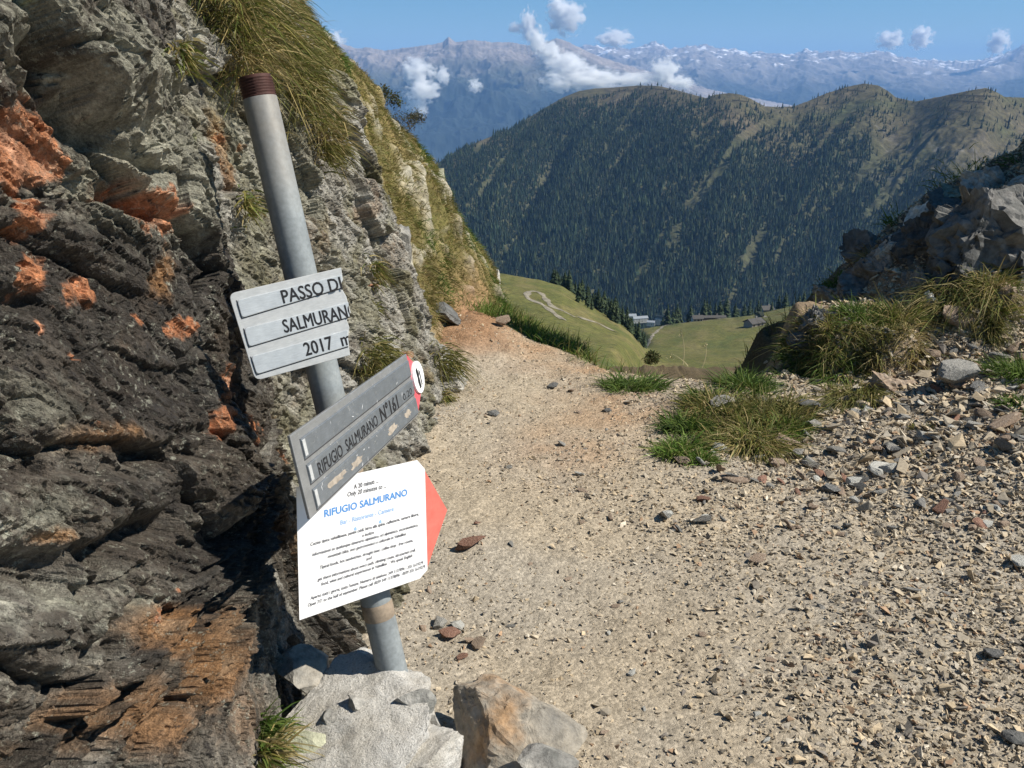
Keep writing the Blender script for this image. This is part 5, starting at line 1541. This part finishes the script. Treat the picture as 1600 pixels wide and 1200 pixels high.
# leafy bush on the crest and small shrub on the hillside skyline
def shrub(loc, r, n, leaf, cols, label, bare=False, name='shrub'):
    rg = np.random.default_rng(int(abs(loc[0] * 1000)) + n); e = empty(name, loc); tag(e, label, 'shrub')
    bm = bmesh.new(); tips = []
    def branch(a, d, L, rad, dep):
        b = a + d * L
        s = d.orthogonal().normalized() * rad; t = d.cross(s).normalized() * rad
        A = [bm.verts.new(a + s * math.cos(q * 2.094) + t * math.sin(q * 2.094)) for q in range(3)]; Bq = [bm.verts.new(b + (s * math.cos(q * 2.094) + t * math.sin(q * 2.094)) * .6) for q in range(3)]
        for q in range(3): bm.faces.new((A[q], A[(q + 1) % 3], Bq[(q + 1) % 3], Bq[q]))
        tips.append(b)
        if dep:
            for q in range(3): branch(b, (d + Vector(rg.normal(0, .55, 3))).normalized(), L * rg.uniform(.55, .85), rad * .6, dep - 1)
    for q in range(6): branch(Vector((rg.normal(0, r * .15), rg.normal(0, r * .15), -r * .25)), Vector((rg.normal(0, .6), rg.normal(0, .6), 1)).normalized(), r * .5, r * .02, 3)
    bm_obj('branches', bm, M['bark'], e)
    T = np.array([t[:] for t in tips]); P = T[rg.integers(0, len(T), n)] + rg.normal(0, r * .1, (n, 3))
    d1 = rg.normal(0, 1, (n, 3)); d1 /= np.linalg.norm(d1, axis=1)[:, None]; d2 = np.cross(d1, rg.normal(0, 1, (n, 3))); d2 /= np.linalg.norm(d2, axis=1)[:, None]
    V = np.stack([P, P + d1 * leaf + d2 * leaf * .4, P + d1 * leaf * 2, P + d1 * leaf - d2 * leaf * .4], 1).reshape(-1, 3); F = np.arange(n * 4).reshape(-1, 4)
    C = np.repeat(np.array(cols)[rg.integers(0, len(cols), n)] * rg.uniform(.7, 1.3, (n, 1)), 4, 0)
    mesh_np('foliage', V, F, M['leaf'], C, parent=e)
    return e
shrub(at(640, 198, 7.0), .13, 800, .009, [(.05, .06, .03), (.08, .08, .04), (.12, .10, .06)], 'sparse dark shrub on the hillside skyline')
shrub(at(600, 160, 6.7), .10, 500, .012, [(.06, .08, .03), (.10, .09, .04)], 'low dark bush on the upper hillside skyline')
shrub(at(1018, 566, 10.0), .11, 1600, .016, [(.07, .095, .03), (.10, .115, .04), (.13, .12, .05)], 'round dark green bush just below the path edge')

# ================================================================== CONIFERS
def conifer_meshes(seed, h, r, n):
    rg = np.random.default_rng(seed)
    # crown: drooping sprays of needle-faces in whorls
    t = rg.random(n) ** .8; ang = rg.uniform(0, 2 * np.pi, n); rad = r * (1 - t) ** .85 * rg.uniform(.55, 1.1, n) + .05 * r
    z = h * (.10 + .88 * t)
    P0 = np.stack([.12 * rad * np.cos(ang), .12 * rad * np.sin(ang), z + .06 * h * rg.random(n)], 1)
    P1 = np.stack([rad * np.cos(ang), rad * np.sin(ang), z - rad * rg.uniform(.25, .6, n)], 1)
    wv = np.stack([-np.sin(ang), np.cos(ang), rg.normal(0, .3, n)], 1) * (rad * rg.uniform(.28, .5, n))[:, None]
    mid = P0 * .4 + P1 * .6
    V = np.stack([P0, mid - wv, P1, mid + wv], 1).reshape(-1, 3); F = np.arange(4 * n).reshape(-1, 4)
    pal = np.array([(.030, .050, .022), (.040, .062, .026), (.055, .075, .030), (.022, .038, .018)])
    C = np.repeat(pal[rg.integers(0, 4, n)] * rg.uniform(.8, 1.25, (n, 1)), 4, 0)
    crown = mesh_np('crown', V, F, M['needle'], C); cm = crown.data; bpy.data.objects.remove(crown)
    bm = bmesh.new(); bmesh.ops.create_cone(bm, segments=7, radius1=r * .09, radius2=r * .01, depth=h * .95, cap_ends=True, matrix=Matrix.Translation((0, 0, h * .45)))
    tr = bm_obj('trunk', bm, M['bark']); tm = tr.data; bpy.data.objects.remove(tr)
    return cm, tm
CON = [conifer_meshes(700 + k, 1.0, (.22, .26, .18, .30)[k], (230, 240, 200, 220)[k]) for k in range(4)]
def put_tree(x, y, z, h, k, label, group, rz):
    e = empty('conifer_tree', (x, y, z)); e.scale = (h, h, h); e.rotation_euler = (0, 0, rz); tag(e, label, 'tree', group)
    for nm, me in (('crown', CON[k][0]), ('trunk', CON[k][1])):
        o = bpy.data.objects.new(nm, me); COL.objects.link(o); o.parent = e
def hit_meadow(px, py, ymin=60, ymax=2000):
    u, rt = uang(px, py), ratio(py); yy = np.geomspace(ymin, ymax, 500); zz = meadow_z(u * yy, yy)
    ok = np.where(zz / yy >= rt)[0]
    i = ok[0] if len(ok) else len(yy) - 1
    return u * yy[i], yy[i], zz[i]
ORD = ['first', 'second', 'third', 'fourth', 'fifth', 'sixth', 'seventh', 'eighth', 'ninth', 'tenth', 'eleventh', 'twelfth', 'thirteenth', 'fourteenth', 'fifteenth', 'sixteenth', 'seventeenth', 'eighteenth', 'nineteenth']
TENS = {10: ('hundredth', 'hundred'), 11: ('hundred-tenth', 'hundred-ten'), 12: ('hundred-twentieth', 'hundred-twenty'), 9: ('ninetieth', 'ninety'), 2: ('twentieth', 'twenty'), 3: ('thirtieth', 'thirty'), 4: ('fortieth', 'forty'), 5: ('fiftieth', 'fifty'), 6: ('sixtieth', 'sixty'), 7: ('seventieth', 'seventy'), 8: ('eightieth', 'eighty')}
def ordinal(n):
    if n < 20: return ORD[n - 1]
    if n > 110 and n < 120: return 'hundred-' + ORD[n - 101]
    t, u_ = divmod(n, 10)
    return TENS[t][0] if u_ == 0 else TENS[t][1] + '-' + ORD[u_ - 1]
SHP = ['ordinary', 'fairly broad', 'slender', 'broad']
rt_ = random.Random(21)
lst = []
for _ in range(120):      # trees on the left spur
    px = rt_.uniform(862, 1010); tline = np.interp(px, [862, 900, 940, 970, 1010], [448, 458, 474, 490, 507])
    py = tline + rt_.uniform(-3, 14); u = uang(px, py); Y = rt_.uniform(330, 450) if px > 900 else rt_.uniform(390, 450)
    lst.append((px, u * Y, Y, rt_.uniform(4.5, 10.5), rt_.randrange(4)))
for n_, (px, x, Y, h, k) in enumerate(sorted(lst)):
    put_tree(x, Y, float(meadow_z([x], [Y])[0]) - .3, h, k, f'{ordinal(n_ + 1)} conifer from the left on the near spur, {"tall" if h > 7.5 else "small"} and {SHP[k]}', 'conifers on the near spur', rt_.uniform(0, 6))
lst = []
while len(lst) < 75:      # trees behind the crest of the meadow
    px = rt_.uniform(1035, 1300); u = uang(px, 480); Y = rt_.uniform(725, 850)
    if px > 1190 and rt_.random() < .6: continue
    lst.append((px, u * Y, Y, rt_.uniform(10, 24) * (1 if px < 1190 else .6), rt_.randrange(4)))
for n_, (px, x, Y, h, k) in enumerate(sorted(lst)):
    put_tree(x, Y, float(meadow_z([x], [Y])[0]) - .4, h, k, f'{ordinal(n_ + 1)} conifer from the left behind the right meadow, {"tall" if h > 15 else "shorter"} and {SHP[k]}', 'conifers behind the meadow crest', rt_.uniform(0, 6))

def build_forest():
    rg = np.random.default_rng(99); n = 150000
    y = rg.uniform(1960, 3560, n); u = rg.uniform(-.16, .66, n); x = u * y
    keep = rg.random(n) < y / 3560
    x, y, u = x[keep], y[keep], u[keep]
    yr = ridge_y(u); t = (y - 2000) / (yr - 2000)
    z = mountain_z(x, y); P = np.stack([x, y, 0 * x], 1)
    a = u * 17 - t * 2.6
    nb = fbm(np.stack([a * 2.6, t * 1.5, 0 * t], 1), 4, 421); nc = fbm(P * .008, 4, 423)
    line = np.interp(u, [-.16, .0, .10, .2, .28, .36, .45, .6], [1.02, .98, .90, .80, .74, .72, .62, .5])
    dens = 1.0 - sstep(-.22, .18, t - line + .16 * nb + .10 * nc) * .93
    dens -= sstep(.14, .38, nb + .35 * nc) * 1.0
    dens += .12 * sstep(.1, .5, nc)
    crag = sstep(.30, .36, u) * sstep(.56, .46, u) * sstep(.40, .50, t) * sstep(.80, .66, t)
    dens -= .40 * crag
    keep = (rg.random(len(x)) < dens * .92) & (t < 1.01) & (t > -.02)
    x, y, z, t, u = x[keep], y[keep], z[keep], t[keep], u[keep]; n = len(x)
    if n > 72000:
        sel = rg.choice(n, 72000, replace=False); x, y, z, t, u = x[sel], y[sel], z[sel], t[sel], u[sel]; n = 72000
    hv_ = fbm(np.stack([x, y, 0 * x], 1) * .012, 3, 431); h = np.exp(rg.normal(math.log(21), .33, n)) * (1 + .35 * hv_) * (1 - .5 * np.clip(t, 0, 1)); h = np.clip(h, 5, 38); r = h * rg.uniform(.11, .24, n)
    V = np.zeros((n, 10, 3)); a0 = rg.uniform(0, 6.28, n)
    for k in range(4):
        an = a0 + k * np.pi / 2; rr = r * rg.uniform(.75, 1.2, n)
        V[:, k] = np.stack([x + rr * np.cos(an), y + rr * np.sin(an), z + h * rg.uniform(.02, .14, n)], 1)
        an = an + .8; rr = r * rg.uniform(.45, .75, n)
        V[:, 5 + k] = np.stack([x + rr * np.cos(an), y + rr * np.sin(an), z + h * rg.uniform(.38, .5, n)], 1)
    V[:, 4] = np.stack([x, y, z + h * .72], 1); V[:, 9] = np.stack([x, y, z + h], 1)
    f = np.array([[k, (k + 1) % 4, 4] for k in range(4)] + [[5 + k, 5 + (k + 1) % 4, 9] for k in range(4)])
    F = (f[None] + (np.arange(n) * 10)[:, None, None]).reshape(-1, 3)
    pal = np.array([(.022, .042, .022), (.030, .052, .024), (.042, .062, .026), (.018, .034, .022), (.06, .075, .03)])
    C = np.repeat(pal[rg.choice(5, n, p=[.3, .26, .18, .16, .10])] * rg.uniform(.5, 1.2, (n, 1)) * (1 + .35 * hv_)[:, None], 10, 0)
    o = mesh_np('conifer_forest', V.reshape(-1, 3), F, M['needle'], C, smooth=False); tag(o, 'dense dark conifer forest covering the far mountainside', 'forest', kind='stuff')
build_forest()

# ================================================================== BUILDINGS IN THE VALLEY AND ON THE MEADOW
M['plaster'] = m_plain('white_plaster', (.40, .40, .38), .8)
M['stonewall'] = m_plain('stone_masonry', (.28, .25, .22), .9, 0, 1.5, .3)
M['slate'] = m_plain('grey_slate_roof', (.24, .26, .28), .6, 0, .8, .2)
M['darkroof'] = m_plain('dark_roof', (.07, .065, .06), .8, 0, .8, .2)
M['glass'] = m_plain('dark_window', (.03, .035, .04), .2)
M['wood'] = m_plain('dark_wood', (.08, .055, .04), .85, 0, .9, .3)
def box(bm, c, d, m=None):
    r = bmesh.ops.create_cube(bm, size=1.0, matrix=Matrix.Translation(c) @ Matrix.Diagonal((*d, 1)))
    return r
def house(loc, rz, w, d, h, rh, wm, rm, label, name='house', floors=1, nwin=3, mono=False):
    e = empty(name, loc); e.rotation_euler = (0, 0, rz); tag(e, label, 'building')
    bm = bmesh.new(); box(bm, (0, 0, h / 2 - 1.5), (w, d, h + 3)); 
    wall = bm_obj('wall', bm, M[wm], e)
    bm = bmesh.new(); o_ = .6
    if mono: prof = [(-d / 2 - o_, h + rh), (d / 2 + o_, h), (d / 2 + o_, h + .5), (-d / 2 - o_, h + rh + .5)]
    else: prof = [(-d / 2 - o_, h - .3), (0, h + rh), (d / 2 + o_, h - .3), (d / 2 + o_, h + .2), (0, h + rh + .55), (-d / 2 - o_, h + .2)]
    A = [bm.verts.new((-w / 2 - o_, y, z)) for y, z in prof]; B = [bm.verts.new((w / 2 + o_, y, z)) for y, z in prof]; n = len(prof)
    for k in range(n): bm.faces.new((A[k], A[(k + 1) % n], B[(k + 1) % n], B[k]))
    if mono: bm.faces.new(A[::-1]); bm.faces.new(B)
    else:
        bm.faces.new((A[0], A[5], A[4], A[1])); bm.faces.new((A[1], A[4], A[3], A[2])); bm.faces.new((B[1], B[4], B[5], B[0])); bm.faces.new((B[2], B[3], B[4], B[1]))
        # gable walls
        bg = bmesh.new()
        for s in (-1, 1):
            bg.faces.new([bg.verts.new(v) for v in ((s * (w / 2 - .02), -d / 2, h - .4), (s * (w / 2 - .02), d / 2, h - .4), (s * (w / 2 - .02), 0, h + rh - .05))])
        bm_obj('gable', bg, M[wm], e)
    bmesh.ops.recalc_face_normals(bm, faces=bm.faces)
    roof = bm_obj('roof', bm, M[rm], e)
    bm = bmesh.new(); box(bm, (w * .2, d * .1, h + rh * .9 + .6), (.9, .9, 2)); bm_obj('chimney', bm, M['stonewall'], roof)
    for f in range(floors):
        for k in range(nwin):
            x = -w / 2 + w * (k + .5) / nwin; zz = h * (f + .55) / floors
            bm = bmesh.new(); box(bm, (x, -d / 2 - .04, zz), (1.1, .12, 1.3)); bm_obj('window', bm, M['glass'], e)
    bm = bmesh.new(); box(bm, (w * .08, -d / 2 - .05, 1.0), (1.1, .14, 2.0)); bm_obj('door', bm, M['wood'], e)
def valley(px, py, Y=2080):
    p = at(px, py, Y); return p
for (px, py, Y, rz, w, d, h, rh, wm, rm, lab, fl, nw, mono) in (
        (1034, 503, 1990, -.55, 28, 17, 11, 9, 'plaster', 'slate', 'white hotel with a big pale sloping roof in the valley', 4, 7, True),
        (1000, 500, 2010, .25, 36, 12, 8, 4, 'plaster', 'slate', 'long low hotel wing left of the big pale roof', 3, 9, False),
        (985, 497, 2030, .1, 26, 14, 9, 4, 'plaster', 'slate', 'small pale building at the left end of the valley houses', 2, 4, False),
        (1017, 505, 1975, -.2, 18, 11, 6, 3, 'plaster', 'slate', 'low building between the two hotel blocks', 2, 4, False)):
    p = valley(px, py, Y); house((p.x, p.y, p.z - 3), rz, w, d, h, rh, wm, rm, lab, 'hotel', fl, nw, mono)
for (px, py, rz, w, d, h, rh, wm, rm, lab) in (
        (1178, 509, .5, 11, 8, 2.6, 2.2, 'stonewall', 'darkroof', 'stone hut with a dark roof alone on the meadow'),
        (1089, 502, .1, 8, 6, 2.6, 2.0, 'plaster', 'darkroof', 'small pale hut where the track meets the trees'),
        (1112, 499, .05, 22, 5, 1.9, 1.0, 'wood', 'darkroof', 'long dark shed beside the meadow track'),
        (1199, 473, .2, 10, 8, 5.0, 2.6, 'stonewall', 'darkroof', 'dark mountain hut on the knoll above the meadow')):
    x, y, z = hit_meadow(px, py, 400, 760); house((x, y, z), rz, w, d, h, rh, wm, rm, lab, 'hut', 1, 3)
def stone_wall(pts, label):
    bm = bmesh.new(); rg = random.Random(4)
    Q = [hit_meadow(px, py, 300, 760) for px, py in pts]
    for a, b in zip(Q[:-1], Q[1:]):
        a, b = Vector(a), Vector(b); n = max(1, int((b - a).length / 2.0))
        for k in range(n):
            p = a.lerp(b, (k + .5) / n); z = float(meadow_z([p.x], [p.y])[0])
            box(bm, (p.x + rg.uniform(-.4, .4), p.y, z + .6), (rg.uniform(2.0, 3.4), rg.uniform(1.5, 3), rg.uniform(1.6, 3.0)))
    o = bm_obj('scrub_hedge', bm, M['hedge']); tag(o, label, 'hedge')
M['hedge'] = m_plain('dark_scrub', (.03, .035, .02), .95, 0, 1.0, .4)
stone_wall([(1177, 480), (1182, 488), (1190, 496)], 'dark line of scrub running down below the knoll hut')

# avalanche fences on the bare ridge tops
M['fence'] = m_plain('dark_steel', (.05, .045, .04), .8)
def mountain_hit(px, py):
    u, rt = uang(px, py), ratio(py); yy = np.linspace(2050, 3560, 900); zz = mountain_z(np.full(900, u) * yy, yy)
    ok = np.where(zz / yy >= rt)[0]; i = ok[0] if len(ok) else 899
    return Vector((u * yy[i], yy[i], zz[i]))
for k, (xa, ya, xb, yb) in enumerate(((1482, 150, 1556, 152), (1478, 158, 1540, 162), (1468, 172, 1512, 176), (1440, 168, 1486, 172), (1448, 184, 1492, 188), (1312, 141, 1352, 144), (1145, 158, 1168, 160), (940, 143, 990, 143), (1010, 139, 1050, 143))):
    n = 10; o = empty('avalanche_fence', mountain_hit((xa + xb) / 2, (ya + yb) / 2))
    for q in range(n):
        t = (q + .5) / n; p = mountain_hit(xa + (xb - xa) * t, ya + (yb - ya) * t) - o.location; wdt = abs(xb - xa) / FPX * 3200 / n
        bm = bmesh.new()
        for zz in (1.2, 2.4, 3.6): box(bm, (p.x, p.y, p.z + zz), (wdt * .96, .4, .7))
        box(bm, (p.x, p.y + .3, p.z + 1.9), (.5, .5, 4.6)); bm_obj('panel', bm, M['fence'], o)
    tag(o, ['long avalanche fence nearest the crest of the right hilltop', 'second avalanche fence below the right hilltop crest', 'short avalanche fence below the two long ones', 'avalanche fence at the left shoulder of the right hilltop', 'lowest avalanche fence under the right hilltop',
            'avalanche fence on the middle hilltop', 'tiny avalanche fence on the small knob', 'avalanche fence along the left summit crest', 'avalanche fence right of the left summit crest'][k], 'fence', 'avalanche fences on the ridge')

# ================================================================== CLOUDS AND HAZE
def m_cloud():
    m = bpy.data.materials.new('cloud'); m.use_nodes = True; t = m.node_tree; t.nodes.clear()
    out = t.nodes.new('ShaderNodeOutputMaterial'); pv = t.nodes.new('ShaderNodeVolumePrincipled'); t.links.new(pv.outputs[0], out.inputs['Volume'])
    tc = t.nodes.new('ShaderNodeTexCoord'); ln = t.nodes.new('ShaderNodeVectorMath'); ln.operation = 'LENGTH'; t.links.new(tc.outputs['Object'], ln.inputs[0])
    oi = t.nodes.new('ShaderNodeObjectInfo'); ad = t.nodes.new('ShaderNodeVectorMath'); ad.operation = 'ADD'; t.links.new(tc.outputs['Object'], ad.inputs[0])
    sc = t.nodes.new('ShaderNodeVectorMath'); sc.operation = 'SCALE'; sc.inputs['Scale'].default_value = .01; t.links.new(oi.outputs['Location'], sc.inputs[0]); t.links.new(sc.outputs[0], ad.inputs[1])
    nz = t.nodes.new('ShaderNodeTexNoise'); nz.inputs['Scale'].default_value = 2.8; nz.inputs['Detail'].default_value = 8; nz.inputs['Roughness'].default_value = .6; t.links.new(ad.outputs[0], nz.inputs['Vector'])
    def mth(op, a, b):
        x = t.nodes.new('ShaderNodeMath'); x.operation = op
        for k, v in enumerate((a, b)):
            if isinstance(v, (int, float)): x.inputs[k].default_value = v
            else: t.links.new(v, x.inputs[k])
        return x.outputs[0]
    d = mth('SUBTRACT', mth('ADD', mth('MULTIPLY', nz.outputs['Fac'], 2.6), -.62), mth('MULTIPLY', ln.outputs['Value'], 1.05))
    d = mth('MINIMUM', mth('MAXIMUM', d, 0.0), .5)
    t.links.new(mth('MULTIPLY', d, .075), pv.inputs['Density'])
    pv.inputs['Color'].default_value = (.99, .99, .99, 1); pv.inputs['Anisotropy'].default_value = .2
    return m
M['cloud'] = m_cloud()
CV, CF = ico(4)
def cloud(px, py, w, h, Y, label):
    p = at(px, py, Y); k = Y / FPX
    V = CV * (1.0 + .12 * fbm(CV * 1.7 + px * .1, 3, 5))[:, None]
    o = mesh_np('cloud', V, CF, M['cloud']); o.location = p; o.scale = (w * k * .62, (w + h) * .5 * k * .62, h * k * .66)
    tag(o, label, 'cloud')
for a in ((884, 26, 54, 50, 15500, 'white cumulus puff highest above the mountain crest'), (868, 8, 26, 24, 15500, 'small puff at the upper left of the highest cumulus'), (826, 40, 26, 46, 15500, 'tall narrow cloud tower left of the highest cumulus'),
          (806, 44, 26, 18, 15600, 'small cloud clinging to the left of the narrow tower'), (838, 62, 34, 40, 9800, 'cloud just below the narrow tower on the crest'), (858, 82, 44, 34, 9700, 'upper part of the slanting cloud band over the massif'),
          (886, 104, 64, 44, 9600, 'middle part of the slanting cloud band over the massif'), (930, 124, 96, 36, 9500, 'lower part of the cloud band touching the wooded ridge'), (872, 128, 56, 34, 9500, 'ragged cloud left of the lower cloud band'),
          (652, 112, 56, 40, 9400, 'left cloud scrap over the blue slope'), (692, 118, 26, 28, 9400, 'cloud scrap right of the left one over the blue slope'), (660, 142, 60, 34, 9300, 'long cloud scrap in the middle of the blue slope'),
          (652, 168, 36, 32, 9300, 'lowest cloud scrap above the hillside shrub'), (742, 134, 26, 22, 9300, 'tiny cloud wisp alone on the blue slope'), (960, 60, 54, 26, 20500, 'flat cloud over the crest right of the highest cumulus'),
          (1040, 114, 54, 44, 9500, 'white cloud rising behind the left wooded summit'), (1066, 130, 44, 22, 9500, 'sloping end of the cloud behind the wooded summit'), (990, 126, 70, 28, 9500, 'low cloud between band and summit cloud'),
          (1391, 62, 40, 28, 24000, 'round cloud above the snowy range'), (1440, 58, 34, 34, 24000, 'ragged cloud right of the round one above the snowy range'), (1560, 66, 34, 36, 24000, 'cloud over the snowy peak at the right'),
          (520, 62, 40, 26, 15500, 'faint cloud behind the upper hillside skyline')):
    cloud(*a)

hz = bmesh.new()
box(hz, (0, 22000, -35), (90000, 46000, 3373))
hb = bm_obj('haze', hz, None)
hm = bpy.data.materials.new('haze_air'); hm.use_nodes = True; ht = hm.node_tree; ht.nodes.clear()
ho = ht.nodes.new('ShaderNodeOutputMaterial'); hv = ht.nodes.new('ShaderNodeVolumePrincipled')
hv.inputs['Color'].default_value = (.27, .52, .96, 1); hv.inputs['Density'].default_value = 3.6e-5; hv.inputs['Anisotropy'].default_value = 0.0
ht.links.new(hv.outputs[0], ho.inputs['Volume']); hb.data.materials.append(hm)
tag(hb, 'pale blue mountain air between the near slopes and the far ranges', 'haze', kind='stuff')
